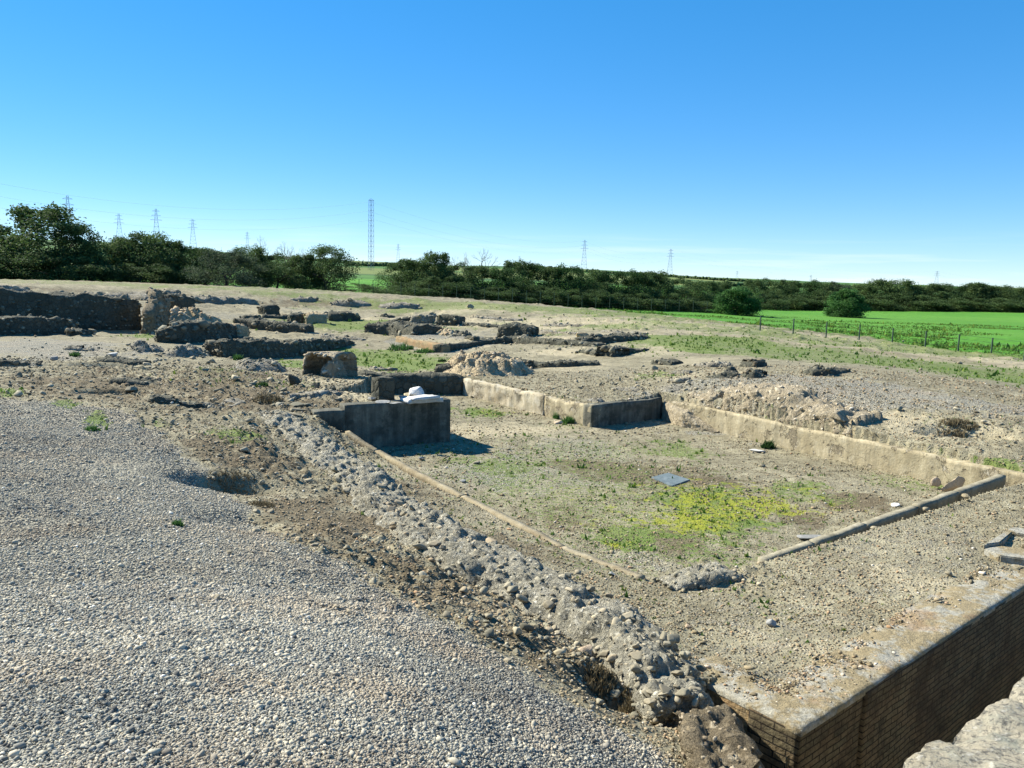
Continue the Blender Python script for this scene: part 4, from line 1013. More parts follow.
stone('boulder', 294, 387, 18, 17, 'rubble_dark', 'dark boulder left of the concrete platform', seed=21)
stone('boulder', 317, 390, 12, 9, 'rubble_dark', 'left of a pair of small dark boulders above the concrete wall', seed=22)
stone('boulder', 331, 391, 14, 8, 'rubble_dark', 'right of a pair of small dark boulders above the concrete wall', seed=23)
stone('boulder', 584, 341, 18, 12, 'rubble_tan', 'brown rounded boulder behind the very long thin wall', seed=24)
stone('boulder', 469, 309, 10, 7, 'rubble_tan', 'small brown boulder on the pale rim slope', seed=25)
stone('boulder', 954, 492, 28, 17, 'pink_stone', 'pinkish broken stone leaning at the foot of the tan wall near the kerb', seed=26, depth=.4, z=.05)
stone('boulder', 936, 488, 10, 12, 'pink_stone', 'little pinkish stone left of the broken pinkish stone', seed=27, depth=.4, z=.02)
stone('stone_slab', 812, 538, 30, 3, 'slab', 'dark grey flat slab lying on the room floor beside the kerb', 'slab', seed=28, depth=.9, z=0, amp=.08)
stone('stone_slab', 894, 506, 13, 4, 'white_stone', 'narrow white slab on the room floor beside the kerb', 'slab', seed=29, z=0)
stone('stone_slab', 612, 576, 12, 6, 'slab', 'grey block at the end of the plaster kerb', 'slab', seed=30)
stone('stone_slab', 558, 424, 16, 4, 'pink_stone', 'flat reddish slab at the foot of the corner block', 'slab', seed=31, z=0)
stone('stone_slab', 758, 452, 20, 3, 'white_stone', 'whitish flat stones at the foot of the tan wall beside the small bush', 'slab', seed=32, z=0)
stone('boulder', 842, 423, 28, 14, 'pale_bank', 'craggy whitish outcrop at the right end of the pale bank', seed=33, depth=.8)
stone('boulder', 772, 626, 15, 9, 'slab', 'pale grey stone lying alone on the shard-covered terrace', seed=34)
stone('boulder', 688, 728 - 100, 9, 6, 'pink_stone', 'small pink stone at the foot of the ridge', seed=35)
stone('boulder', 462, 474 + 8, 10, 4, 'slab', 'small flat stone on the floor near the left kerb', seed=36)
stone('boulder', 421, 466 - 6, 7, 4, 'slab', 'pale pebble-like stone in front of the concrete wall shadow', seed=37)
stone('boulder', 53, 361, 10, 7, 'slab', 'pale stone lying on the left gravel behind a dark hollow', seed=38)
stone('boulder', 113, 356, 14, 5, 'white_stone', 'whitish flat stone on the left rubble near the green tuft', seed=39)
stone('boulder', 585, 655, 22, 14, 'pink_stone', 'yellowish stone on the gravel side of the ridge', seed=40)
stone('boulder', 596, 622, 28, 16, 'rock', 'large grey stone half buried in the ridge with a dark hollow beneath', seed=41)
# ================================================================== loose stones, rubble and gravel
def sample(n, r0, r1, a0=-40, a1=40, p=1.0):
    """random ground points, denser near the viewer"""
    th = np.radians(rng.uniform(a0, a1, n)); q = rng.uniform(0, 1, n)
    r = np.exp(np.log(r0) + q * np.log(r1 / r0)) if p == 0 else (r0 ** p + q * (r1 ** p - r0 ** p)) ** (1 / p)
    return np.sin(th) * r, np.cos(th) * r

def soup_data(X, Y, Z, size, protos, flat=.6, tint=None, sink=.2):
    VV = []; TT = []; TI = []; c = 0; n = len(X)
    pick = rng.integers(0, len(protos), n)
    if tint is None: tint = rng.uniform(0, 1, n)
    for k, (pv, pt) in enumerate(protos):
        s = np.nonzero(pick == k)[0]
        if not len(s): continue
        m = len(s)
        q = rng.normal(size=(m, 4)); q /= np.linalg.norm(q, axis=1, keepdims=True)
        w, x, y, z = q.T
        Rm = np.stack([1-2*(y*y+z*z), 2*(x*y-z*w), 2*(x*z+y*w), 2*(x*y+z*w), 1-2*(x*x+z*z), 2*(y*z-x*w), 2*(x*z-y*w), 2*(y*z+x*w), 1-2*(x*x+y*y)], 1).reshape(m, 3, 3)
        A = rng.uniform(.55, 1.25, (m, 1, 3))
        P = np.einsum('mij,mvj->mvi', Rm, pv[None] * A)
        P[:, :, 2] *= flat
        P = P * size[s][:, None, None] + np.stack([X[s], Y[s], Z[s] + size[s] * flat * (1 - 2 * sink) * .8], 1)[:, None, :]
        VV.append(P.reshape(-1, 3)); TT.append((pt[None] + (np.arange(m) * len(pv))[:, None, None] + c).reshape(-1, 3)); TI.append(np.repeat(tint[s], len(pv)))
        c += m * len(pv)
    return np.concatenate(VV), np.concatenate(TT), np.concatenate(TI)

def soup(name, X, Y, Z, size, protos, mat, flat=.6, tint=None):
    """many little stones as one mesh"""
    V, T, I = soup_data(X, Y, Z, size, protos, flat, tint)
    return tag(mesh(name, V, T, mat, None, False, None, I), kind='stuff')

def keep(x, y):
    """not in the trench, not on the near wall"""
    return (sdist(x, y, trench) > .05) & ~((x * nq[0] + y * nq[1] > .2) & (x > .5) & (y < 9))
P1 = [rock_verts(2, .8, .7, .55, 40 + i, .1, 5, .55, .9, .03, .8) for i in range(8)]
def low_ico():
    g = (1 + 5 ** .5) / 2
    V = np.array([(-1,g,0),(1,g,0),(-1,-g,0),(1,-g,0),(0,-1,g),(0,1,g),(0,-1,-g),(0,1,-g),(g,0,-1),(g,0,1),(-g,0,-1),(-g,0,1)], float); V /= np.linalg.norm(V[0])
    T = np.array([(0,11,5),(0,5,1),(0,1,7),(0,7,10),(0,10,11),(1,5,9),(5,11,4),(11,10,2),(10,7,6),(7,1,8),(3,9,4),(3,4,2),(3,2,6),(3,6,8),(3,8,9),(4,9,5),(2,4,11),(6,2,10),(8,6,7),(9,8,1)])
    return V, T
LV, LT = low_ico()
P0 = []
for i in range(10):
    rg = np.random.default_rng(i); P0.append((LV * (1 + rg.normal(0, .16, (12, 1))) * np.array([1, .8, .65]), LT))

# gravel of the near plateau
xs, ys = [], []
x, y = sample(420000, 1.6, 5.2, -44, 30, 1.25); xs.append(x); ys.append(y)
x, y = sample(430000, 5.2, 21, -44, 14, .75); xs.append(x); ys.append(y)
x = np.concatenate(xs); y = np.concatenate(ys)
k = gravel_zone(x, y)
for b in BL['grass']: k = np.minimum(k, 1 - .8 * blob(x, y, b))
k = (k * (1 - .5 * sm(fbm(np.stack([x, y], 1) * .7, 73, 4), .1, .4)) + .25 * fbm(np.stack([x, y], 1) * 3, 91, 3) > rng.uniform(.25, .75, len(x))) & keep(x, y) & (sdist(x, y, basin) > .3)
k &= rng.uniform(12, 22, len(x)) > np.hypot(x, y)
x, y = x[k], y[k]
r = np.hypot(x, y); sz = rng.lognormal(0, .42, len(x)) * .0057 * np.clip(.75 + r * .05, .8, 1.45)
tn = np.clip(rng.normal(.46, .22, len(x)) + .32 * fbm(np.stack([x, y], 1) * .8, 92, 4) + .12 * fbm(np.stack([x, y], 1) * 5, 94, 2), 0, 1)
soup('gravel', x, y, ground(x, y), sz, P0, M['pebble'], .75, tn)

# chips lying on the wall's mortar top
sc_ = rng.uniform(0, 9, 5200); tc_ = rng.uniform(0, 1, 5200) ** .55 * .5
pc_ = C0[None] + u[None] * sc_[:, None] - nq[None] * (tc_ + .01)[:, None]; pc_ = np.concatenate([pc_, C0[None] + vb[None] * rng.uniform(0, 1, 500)[:, None] + u[None] * rng.uniform(.03, .45, 500)[:, None]])
k = fbm(pc_ * 2.2, 99, 3) + .5 * fbm(pc_ * .9, 98, 2) > rng.uniform(-.25, .4, len(pc_)); pc_ = pc_[k]
soup('loose_grit', pc_[:, 0], pc_[:, 1], np.full(len(pc_), ZB + .018), rng.lognormal(0, .5, len(pc_)) * .0085, P0, M['shard'], .6)

# shards and chips on the terrace, the slope and the room floor
x, y = sample(130000, 3.4, 24, -34, 42, .35)
P = np.stack([x, y], 1)
k = keep(x, y) & (rng.uniform(0, 1, len(x)) < .30 + .5 * sm(fbm(P * .8, 93, 3), -.1, .3) + .3 * (sdist(x, y, basin) > 0))
gm = gravel_zone(x, y)
k &= gm < .6
x, y = x[k], y[k]; r = np.hypot(x, y)
sz = rng.lognormal(0, .4, len(x)) * .010 * np.clip(.6 + r * .06, .7, 1.9)
soup('stone_chips', x, y, ground(x, y), sz, P0, M['shard'], .55, np.clip(rng.normal(.45, .25, len(x)), 0, 1))

# rubble stones, a hand or less across
x, y = sample(90000, 3.2, 55, -42, 42, .3)
rm = rough_mask(x, y); k = keep(x, y) & (rng.uniform(0, 1, len(x)) < (rm * .38 + .012) * (1 - .93 * (gravel_zone(x, y) > .4)))
k &= ~((sdist(x, y, basin) < .1) & (rng.uniform(0, 1, len(x)) < .6))
x, y = x[k], y[k]; r = np.hypot(x, y)
sz = rng.lognormal(0, .45, len(x)) * .026 * np.clip(.6 + r * .035, .7, 2.2)
soup('rubble_stones', x, y, ground(x, y), sz, P1, M['rock'], .7, np.clip(rng.normal(.5, .25, len(x)), 0, 1))
print('rubble', len(x))

# broken stones that make up the faces and tops of the ruined walls
def facing(o, mat, res, frac, size, dm=10):
    n = len(o.data.vertices); co = np.empty(n * 3, np.float32); o.data.vertices.foreach_get('co', co); co = co.reshape(-1, 3).astype(float)
    nn = np.empty(n * 3, np.float32); o.data.vertices.foreach_get('normal', nn) if hasattr(o.data.vertices[0], 'normal') else None
    loc_ = np.array(o.location); Wc = co + loc_
    g = ground(Wc[:, 0], Wc[:, 1]) if dm < 40 else ground(Wc[:, 0], Wc[:, 1], False)
    k = (rng.uniform(0, 1, n) < frac) & ((Wc[:, 2] > g - .02) | (sdist(Wc[:, 0], Wc[:, 1], trench) < .3)) & (Wc[:, 2] > -1.2)
    if k.sum() < 3: return
    c = co[k]; sz = rng.lognormal(0, .45, len(c)) * size
    P_ = P0 if dm > 20 else P1
    SV, ST, STI = soup_data(c[:, 0], c[:, 1], c[:, 2] - sz * .55, sz, P_, .75, np.clip(rng.normal(.5, .25, len(c)), 0, 1))
    me = o.data; nq_ = len(me.polygons); Q_ = np.empty(nq_ * 4, np.int32); me.loops.foreach_get('vertex_index', Q_)
    old = mesh('x', np.concatenate([co, SV]), [Q_.reshape(-1, 4), ST + n], None, None, False, None, np.concatenate([np.zeros(n), STI]))
    nm = old.data; nm.materials.append(me.materials[0]); nm.materials.append(mat)
    mi = np.zeros(len(nm.polygons), np.int32); mi[nq_:] = 1; nm.polygons.foreach_set('material_index', mi)
    nm.name = me.name; o.data = nm; bpy.data.objects.remove(old); bpy.data.meshes.remove(me)
MS = {'rubble_dark': 'rock_dark', 'rubble': 'rock', 'rubble_tan': 'rock_tan', 'pale_bank': 'rock_pale', 'rubble_near': 'rock', 'rubble_brown': 'rock_brown'}
for o_, m_, r_, d_ in FACED: facing(o_, M[MS[m_]], r_, .22 if m_ != 'pale_bank' else .15, r_ * .62, d_)
facing(ridge, M['rock'], .03, .09, .022, 5); facing(pier, M['rock_brown'], .03, .10, .022, 5); facing(heap0, M['rock'], .035, .25, .026)

# larger loose stones one by one: along the ridge and in the rubble zones
protos = []
for i in range(12):
    V, T = rock_verts(3, .8, .7, .6, 200 + i, .07, 4, .62, .95, .045, .85)
    me = mesh('loose_stone', V, T, M['rock'], None, False, (0, 0, 0), np.full(len(V), [.3,.45,.6,.35,.5,.7,.25,.4,.55,.8,.5,.6][i]))
    tag(me, None, 'stone'); protos.append(me)
used = [False] * 12
zonesL = [
 ('grey loose stone lying on top of the diagonal rubble ridge', 'loose stones on the diagonal ridge', 135, 'ridge', (.035, .085)),
 ('loose stone scattered on the brown slope left of the diagonal ridge', 'loose stones left of the ridge', 75, [(300,500,60,40),(380,560,70,30),(560,655,60,22),(460,600,50,20),(250,430,50,15)], (.03, .06)),
 ('weathered stone in the rough stony ground below the stepped stone wall', 'stones in the stony ground left of centre', 60, [(230,388,100,22),(170,362,50,8),(300,400,40,10)], (.05, .14)),
 ('loose stone on the bank above the tan plastered wall', 'stones above the back wall', 30, [(770,408,100,14),(640,388,60,8)], (.05, .11)),
]
cnt = 0
rpH = [.08,.09,.1,.11,.11,.14,.17,.22,.25]; rpT = [.6,.7,.8,.8,.85,.85,.75,.6,.5]
for lab, grp, n, where, (s0, s1) in zonesL:
    pts = []
    if where == 'ridge':
        rpa = np.array([p[:2] for p in rp]); seg = np.hypot(*(rpa[1:] - rpa[:-1]).T); cm = np.concatenate([[0], np.cumsum(seg)])
        for i in range(n):
            s = cm[-1] * (1 - rng.uniform(0, 1) ** 2.0 * .98); i0 = min(np.searchsorted(cm, s) - 1, len(seg) - 1); i0 = max(i0, 0)
            d = (rpa[i0 + 1] - rpa[i0]) / seg[i0]; nn = np.array([-d[1], d[0]]); nn = nn if nn @ rpa[4] > 0 else -nn
            tk = float(np.interp(s, cm, rpT)); w = rng.uniform(-.15, 1.1) * tk; p = rpa[i0] + d * (s - cm[i0]) + nn * w
            hr = float(np.interp(s, cm, rpH))
            prof = 1 - min(1, abs(w - tk / 2) / (tk * .55)) ** 3
            zz = gz(*(rpa[i0] + d * (s - cm[i0]))) + hr * .85 * max(prof, 0)
            pts.append((p[0], p[1], max(zz, gz(p[0], p[1])) if 0 < w < tk else gz(p[0], p[1])))
    else:
        for i in range(n):
            z = where[i % len(where)]; a = rng.uniform(0, 2 * np.pi); q = rng.uniform(0, 1) ** .5
            c = hit(z[0] + z[2] * q * math.cos(a), z[1] + z[3] * q * math.sin(a)); pts.append(tuple(c))
    for (x, y, z) in pts:
        if sdist(np.array([x]), np.array([y]), trench)[0] < .08: continue
        i = cnt % 12; cnt += 1
        if not used[i]: o = protos[i]; used[i] = True
        else: o = protos[i].copy(); COL.objects.link(o)
        s = (s0 + (s1 - s0) * rng.uniform(0, 1) ** (1.3 if where == 'ridge' else 2.5)) * float(np.clip(.35 + math.hypot(x, y) * .07, .68 if where == 'ridge' else .45, 1))
        o.location = (x, y, z + s * .2); o.scale = (s * rng.uniform(.8, 1.2),) * 2 + (s * rng.uniform(.6, 1.0),)
        o.rotation_euler = (rng.normal(0, .3), rng.normal(0, .3), rng.uniform(0, 6.28))
        tag(o, lab, 'stone', grp)

# ================================================================== low plants
def blades(name, X, Y, Z, h, w, mat, per=5, lean=.6, kind=None, label=None, cat=None, origin=None, group=None, spread=1.0):
    n = len(X) * per
    bx = np.repeat(X, per) + rng.normal(0, .35, n) * np.repeat(h, per) * spread; by = np.repeat(Y, per) + rng.normal(0, .35, n) * np.repeat(h, per) * spread; bz = np.repeat(Z, per)
    hh = np.repeat(h, per) * rng.uniform(.5, 1.2, n); ww = np.repeat(w, per) * rng.uniform(.6, 1.3, n)
    a = rng.uniform(0, 6.283, n); l = rng.uniform(0, lean, n) * hh; b = rng.uniform(0, 6.283, n)
    A = np.stack([bx - np.cos(a) * ww, by - np.sin(a) * ww, bz - .01], 1); B = np.stack([bx + np.cos(a) * ww, by + np.sin(a) * ww, bz - .01], 1)
    C = np.stack([bx + np.cos(b) * l, by + np.sin(b) * l, bz + hh], 1)
    mid1 = (A * .45 + C * .55); mid2 = (B * .45 + C * .55); mid1[:, 2] += hh * .1; mid2[:, 2] += hh * .1
    V = np.stack([A, B, mid2, mid1, C], 1).reshape(-1, 3)
    i = np.arange(n) * 5
    Qd = np.stack([i, i + 1, i + 2, i + 3], 1); Td = np.stack([i + 3, i + 2, i + 4], 1)
    o = mesh(name, V, [Qd, Td], mat, None, False, origin, np.repeat(rng.uniform(0, 1, n), 5))
    return tag(o, label, cat, group, kind)

x, y = sample(70000, 4, 70, -42, 42, .25)
g = np.zeros(len(x))
for b in BL['grass']: g = np.maximum(g, blob(x, y, b))
k = (rng.uniform(0, 1, len(x)) < g ** 1.3 * .75) & keep(x, y) & (np.hypot(x, y) < rng.uniform(30, 60, len(x))); x, y = x[k], y[k]; r = np.hypot(x, y)
h = np.clip(.012 + r * .0013, .02, .06) * rng.lognormal(0, .4, len(x))
blades('grass', x, y, ground(x, y), h, h * .35, M['grass'], 4, .9, 'stuff')
x, y = sample(14000, 7, 20, -10, 40, .5)
g = np.zeros(len(x))
for b in BL['yel']: g = np.maximum(g, blob(x, y, b))
k = rng.uniform(0, 1, len(x)) < (g + .9 * fbm(np.stack([x, y], 1) * 3.5, 97, 3) - .1) * .7; x, y = x[k], y[k]; h = .013 * rng.lognormal(0, .35, len(x))
blades('ground_cover', x, y, ground(x, y), h, h * .6, M['moss'], 4, 1.2, 'stuff')

def weed(name, px, py, wpx, hpx, mat, label, n=60, group=None):
    c = hit(px, py); d = math.hypot(c[0], c[1]); w = wpx / FPX * d; h = hpx / FPX * d
    a = rng.uniform(0, 6.28, n); q = rng.uniform(0, 1, n) ** .6 * w / 2
    X = c[0] + np.cos(a) * q; Y = c[1] + np.sin(a) * q
    hh = h * (1 - .6 * (q / (w / 2)) ** 2) * rng.uniform(.6, 1.05, n)
    return blades(name, X, Y, ground(X, Y), hh, np.full(n, h * .07), M[mat], 7, .9, None, label, 'plant', tuple(c), group, .35)
weed('green_weed', 558, 419, 10, 8, 'leaf_bush', 'bright green leafy weed against the lit side of the corner block, left one')
weed('green_weed', 569, 423, 12, 9, 'leaf_bush', 'bright green leafy weed against the lit side of the corner block, right one')
weed('green_weed', 768, 448, 13, 9, 'leaf_mid', 'small dark green bush at the foot of the long tan wall')
weed('green_weed', 400, 349, 26, 8, 'leaf_bush', 'lush green weeds along the orange brick wall, left clump')
weed('green_weed', 425, 352, 22, 6, 'leaf_bush', 'lush green weeds along the orange brick wall, right clump')
weed('green_weed', 442, 362, 9, 4, 'leaf_mid', 'small green tuft below the orange brick wall')
weed('green_weed', 75, 357, 8, 6, 'leaf_bush', 'little green tuft on the left gravel near the whitish stone')
weed('green_weed', 238, 361, 8, 7, 'leaf_bush', 'green tuft at the foot of the stepped stone wall')
weed('green_weed', 92, 430, 14, 6, 'leaf_bush', 'small green plants at the edge of the left gravel')
weed('green_weed', 262, 388, 12, 7, 'leaf_mid', 'dull green tuft in the stony ground left of the concrete wall')
weed('green_weed', 178, 524, 10, 7, 'leaf_bush', 'lone seedling growing in the foreground gravel')
weed('dry_weed', 232, 486, 46, 4, 'dry', 'dark dry weeds in the hollow beside the gravel', 300)
weed('dry_weed', 262, 506, 26, 6, 'dry', 'second patch of dry weeds below the hollow', 90)
weed('dry_weed', 600, 686, 36, 15, 'dry', 'dry brown weeds in the ditch against the ridge, left clump', 110)
weed('dry_weed', 640, 712, 46, 17, 'dry', 'dry brown weeds in the ditch against the ridge, right clump', 150)
weed('dry_weed', 958, 432, 34, 6, 'dry', 'dry weeds over the dark crack at the far right', 240)
weed('dry_weed', 268, 402, 28, 9, 'dry', 'dry greenish scrub in the stony ground left of the concrete wall', 90)

# field edge vegetation (uncountable)
x, y = sample(60000, 38, 120, -5, 44, .5)
P = np.stack([x, y], 1); z_e = zones(x, y)
k = (z_e['fld'] > .3) & (fbm(P * .09, 95, 3) > -.05); x, y = x[k], y[k]; h = .05 * rng.lognormal(0, .5, len(x)) * (1 + .8 * (fbm(P[k] * .25, 96, 2) > .25))
blades('field_crop', x, y, ground(x, y), h, h * .35, M['grass'], 3, .8, 'stuff')

# ================================================================== trees
def bars(segs, rad, sides=4):
    V = []; Q = []; c = 0
    for (a, b), (r0, r1) in zip(segs, rad):
        a = np.array(a, float); b = np.array(b, float); d = b - a; d /= np.linalg.norm(d) + 1e-9
        s = np.cross(d, [0, 0, 1.0] if abs(d[2]) < .9 else [1.0, 0, 0]); s /= np.linalg.norm(s); w = np.cross(d, s)
        for p, r in ((a, r0), (b, r1)):
            for i in range(sides):
                t = 2 * math.pi * i / sides; V.append(p + r * (math.cos(t) * s + math.sin(t) * w))
        for i in range(sides): Q.append((c + i, c + (i + 1) % sides, c + sides + (i + 1) % sides, c + sides + i))
        c += 2 * sides
    return np.array(V), np.array(Q)

def tree_proto(name, seed, leafm, width=1.0, base=.03, nl=15000, lumps=46, ls=.03, top=.5):
    """unit-height tree: trunk with limbs, crown of leaf clumps spread through its volume"""
    rg = np.random.default_rng(seed)
    root = bpy.data.objects.new(name, None); COL.objects.link(root)
    segs = []; rad = []; tips = []
    def grow(p, d, L, r, lv):
        q = p + d * L; segs.append((p, q)); rad.append((r, r * .65))
        if lv == 0: tips.append(q); return
        for i in range(3 if lv > 1 else 2):
            dd = d + rg.normal(0, .55, 3); dd[2] = abs(dd[2]) * .8 + .15; dd[:2] *= width * .9 + .3; dd /= np.linalg.norm(dd)
            grow(q, dd, L * rg.uniform(.6, .9), r * .6, lv - 1)
    grow(np.array([0, 0, -.03]), np.array([rg.normal(0, .1), rg.normal(0, .1), 1.0]), .2, .028, 3)
    V, Q = bars(segs, rad, 5); mesh('trunk', V, Q, M['bark'], root, True)
    cen = []; R_ = []
    for i in range(lumps):
        a = rg.uniform(0, 6.283); z = rg.uniform(base + .05, .88); prof = math.sin(math.pi * min(1, (z * .9 + .12)) ** .8) ** .7
        q = rg.uniform(.1, 1) ** .5 * .42 * width * prof
        cen.append([math.cos(a) * q, math.sin(a) * q, z]); R_.append(rg.uniform(.09, .19) * (1.15 if z < .6 else .8))
    cen = np.array(cen); R_ = np.array(R_)
    k = rg.integers(0, lumps, nl); d = rg.normal(size=(nl, 3)); d /= np.linalg.norm(d, axis=1, keepdims=True)
    rr = rg.uniform(.25, 1.0, nl) ** .45 * (1 + .25 * rg.normal(size=nl))
    C = cen[k] + d * (R_[k] * rr)[:, None] * np.array([1, 1, .8])
    C[:, 2] = np.clip(C[:, 2], base, 1.02)
    n = rg.normal(size=(nl, 3)) + d * .8; n /= np.linalg.norm(n, axis=1, keepdims=True)
    s = np.cross(n, rg.normal(size=(nl, 3))); s /= np.linalg.norm(s, axis=1, keepdims=True); w = np.cross(n, s)
    sz = ls * rg.uniform(.5, 1.3, nl)[:, None] * .5
    V = np.stack([C - s * sz, C - w * sz * .6, C + s * sz, C + w * sz * .6], 1).reshape(-1, 3)
    Q = np.arange(nl * 4).reshape(-1, 4)
    tint = np.clip(rg.uniform(0, 1, lumps)[k] * .6 + rg.uniform(0, .45, nl), 0, 1)
    mesh('crown', V, Q, leafm, root, False, None, np.repeat(tint, 4))
    return root

def bare_proto(name, seed):
    rg = np.random.default_rng(seed); root = bpy.data.objects.new(name, None); COL.objects.link(root)
    segs = []; rad = []
    def grow(p, d, L, r, lv):
        q = p + d * L; segs.append((p, q)); rad.append((r, r * .7))
        if lv == 0: return
        for i in range(rg.integers(2, 4)):
            dd = d + rg.normal(0, .42, 3); dd[2] = abs(dd[2]) + .1; dd /= np.linalg.norm(dd); grow(q, dd, L * rg.uniform(.65, .88), r * .62, lv - 1)
    grow(np.array([0, 0, -.03]), np.array([0, 0, 1.0]), .27, .02, 1)
    n1 = len(segs)
    V, Q = bars(segs[:1], rad[:1], 5); mesh('trunk', V, Q, M['twig'], root)
    segs2 = segs; segs = []; rad = []
    for s_ in segs2[1:]: 
        d = (s_[1] - s_[0]); L = np.linalg.norm(d); grow(s_[0], d / L, L, .016, 5)
    V, Q = bars(segs, rad, 3); mesh('branches', V, Q, M['twig'], root)
    return root

TP = {'dark': [tree_proto('evergreen_tree', 1, M['leaf_dark'], 1.25), tree_proto('evergreen_tree', 2, M['leaf_dark'], 1.0), tree_proto('evergreen_tree', 3, M['leaf_dark'], 1.5, .02), tree_proto('evergreen_tree', 4, M['leaf_dark'], .9)],
      'mid': [tree_proto('leafy_tree', 5, M['leaf_mid'], 1.2), tree_proto('leafy_tree', 6, M['leaf_mid'], 1.4, .02)],
      'olive': [tree_proto('olive_tree', 7, M['leaf_olive'], 1.35, .02), tree_proto('olive_tree', 8, M['leaf_olive'], 1.2, .03)],
      'bush': [tree_proto('round_bush', 9, M['leaf_bush'], 1.0, .0, 24000, 60, .036), tree_proto('round_bush', 10, M['leaf_bush'], 1.0, .0, 24000, 60, .036)],
      'bare': [bare_proto('bare_tree', 11), bare_proto('bare_tree', 12)]}
tused = set()
def tree(kind, px, dist, top, wpx, label, group=None, var=None, cat='tree'):
    d0 = ray(px, HY); h_ = math.hypot(d0[0], d0[1]); X, Y = d0[0] / h_ * dist, d0[1] / h_ * dist
    if kind in ('dark', 'mid') and cat == 'tree': top -= 4 + rng.uniform(0, 3)
    zb = gz(X, Y); zt = atd(px, top, dist)[2]; H = max(zt - zb, .5) / .98
    L = TP[kind]; p = L[(var if var is not None else rng.integers(0, len(L))) % len(L)]
    if p.name not in tused: o = p; tused.add(p.name)
    else: o = copy_tree(p)
    o.location = (X, Y, zb - .05)
    sw = wpx / FPX * dist / (.95 if kind != 'bare' else .8) * (1.3 if kind in ('dark', 'mid') else 1.12); k = sw / 1.0
    o.scale = (k, k, H); o.rotation_euler = (0, 0, rng.uniform(0, 6.28))
    return tag(o, label, cat, group)

T_ = tree
T_('dark', -18, 80, 232, 60, 'dark bushy tree cut by the left edge of the picture', var=0)
T_('dark', 12, 82, 238, 45, 'dark tree just left of the tallest tree', var=3)
T_('dark', 46, 80, 207, 72, 'tallest tree, broad and green, at the far left under the first pylon', var=1)
T_('dark', 76, 78, 226, 44, 'dark tree leaning against the right side of the tallest tree', var=1)
T_('dark', 25, 77, 248, 50, 'low dark bush in front of the tallest tree', var=2, cat='bush')
T_('dark', 64, 76, 252, 50, 'second low dark bush in front of the tallest tree', var=2, cat='bush')
T_('mid', 104, 82, 246, 40, 'lower green tree under the second pylon', var=1)
T_('dark', 126, 80, 242, 40, 'dark tree left of the second tallest dome-shaped tree', var=3)
T_('dark', 152, 80, 235, 48, 'dome-shaped dark tree rising above its neighbours below the third pylon', var=0)
T_('dark', 170, 81, 242, 34, 'dark tree right of the dome-shaped tree', var=1)
T_('mid', 190, 84, 249, 34, 'green tree with a flat top left of the pale olive bush', var=1)
T_('bare', 182, 88, 240, 8, 'tiny bare tree poking above the green trees below the fourth pylon', var=0)
T_('olive', 226, 71, 247, 50, 'pale olive-green rounded tree standing in front of the treeline', var=0)
T_('dark', 205, 83, 252, 34, 'dark tree tucked behind the pale olive tree', var=1)
T_('dark', 250, 80, 249, 38, 'dark tree right of the pale olive tree', var=0)
T_('bare', 266, 85, 236, 24, 'first of the thin bare grey trees above the hedge on the left', var=0)
T_('bare', 285, 85, 239, 26, 'second bare grey tree above the hedge on the left', var=1)
T_('bare', 303, 85, 246, 18, 'third and smallest bare grey tree above the hedge on the left', var=0)
T_('dark', 276, 80, 256, 40, 'dark tree under the bare grey trees', var=2)
T_('dark', 302, 80, 257, 36, 'dark tree left of the last tree before the gap', var=1)
T_('dark', 326, 79, 249, 42, 'last dark tree on the left before the gap in the treeline', var=0)
T_('dark', 352, 84, 282, 34, 'low dark bush at the left side of the gap', var=2, cat='bush')
T_('dark', 90, 78, 258, 40, 'dark undergrowth bush between the tallest and the dome-shaped tree', var=2, cat='bush')
T_('dark', 140, 77, 260, 44, 'dark undergrowth bush in front of the dome-shaped tree', var=2, cat='bush')
T_('dark', 182, 78, 262, 36, 'dark undergrowth bush left of the pale olive tree', var=2, cat='bush')
g1 = 'trees in the middle of the treeline'
for px, top, w, kd_, lab in [(398,266,28,'dark','first dark tree right of the gap in the treeline'), (414,262,34,'dark','rounded dark tree near the right side of the gap'), (436,256,32,'dark','taller dark tree left of the pair of bare trees'),
     (455,266,30,'dark','dark tree under the left bare tree of the pair'), (478,268,34,'dark','dark tree under the wide bare tree'), (500,270,30,'mid','green tree just right of the wide bare tree'), (515,263,28,'dark','dark pointed tree right of the wide bare tree'),
     (534,267,30,'mid','greenish tree right of the pointed dark tree'), (552,270,28,'dark','dark tree left of the second mid-picture pylon'), (568,269,30,'mid','green tree directly below the pylon right of centre'), (586,270,28,'dark','dark tree just right of the pylon right of centre'),
     (604,274,28,'mid','green tree midway between the two pylons right of centre'), (622,273,30,'mid','rounded green tree left of the dark peaked tree'), (640,276,28,'dark','dark tree left of the dark peaked tree'), (656,273,28,'dark','dark peaked tree left of the third pylon of the row'),
     (676,279,28,'dark','dark tree below the third pylon of the row'), (694,283,26,'dark','dark tree right of the third pylon of the row')]:
    dd = np.interp(px, [390, 500, 600, 700], [95, 98, 106, 122])
    T_(kd_, px, dd + rng.uniform(-2, 3), top, w * 1.15, lab)
    T_('dark', px + 8, dd - 4, top + 17, w * 1.2, 'low dark undergrowth in front of the middle treeline', 'undergrowth bushes in front of the middle treeline', 2, 'bush')
T_('bare', 462, 102, 250, 20, 'slender bare grey tree above the middle treeline', var=1)
T_('bare', 483, 102, 249, 36, 'wide bare grey tree above the middle treeline', var=0)
T_('bare', 449, 100, 256, 9, 'thin leaning bare tree beside the taller dark tree', var=1)
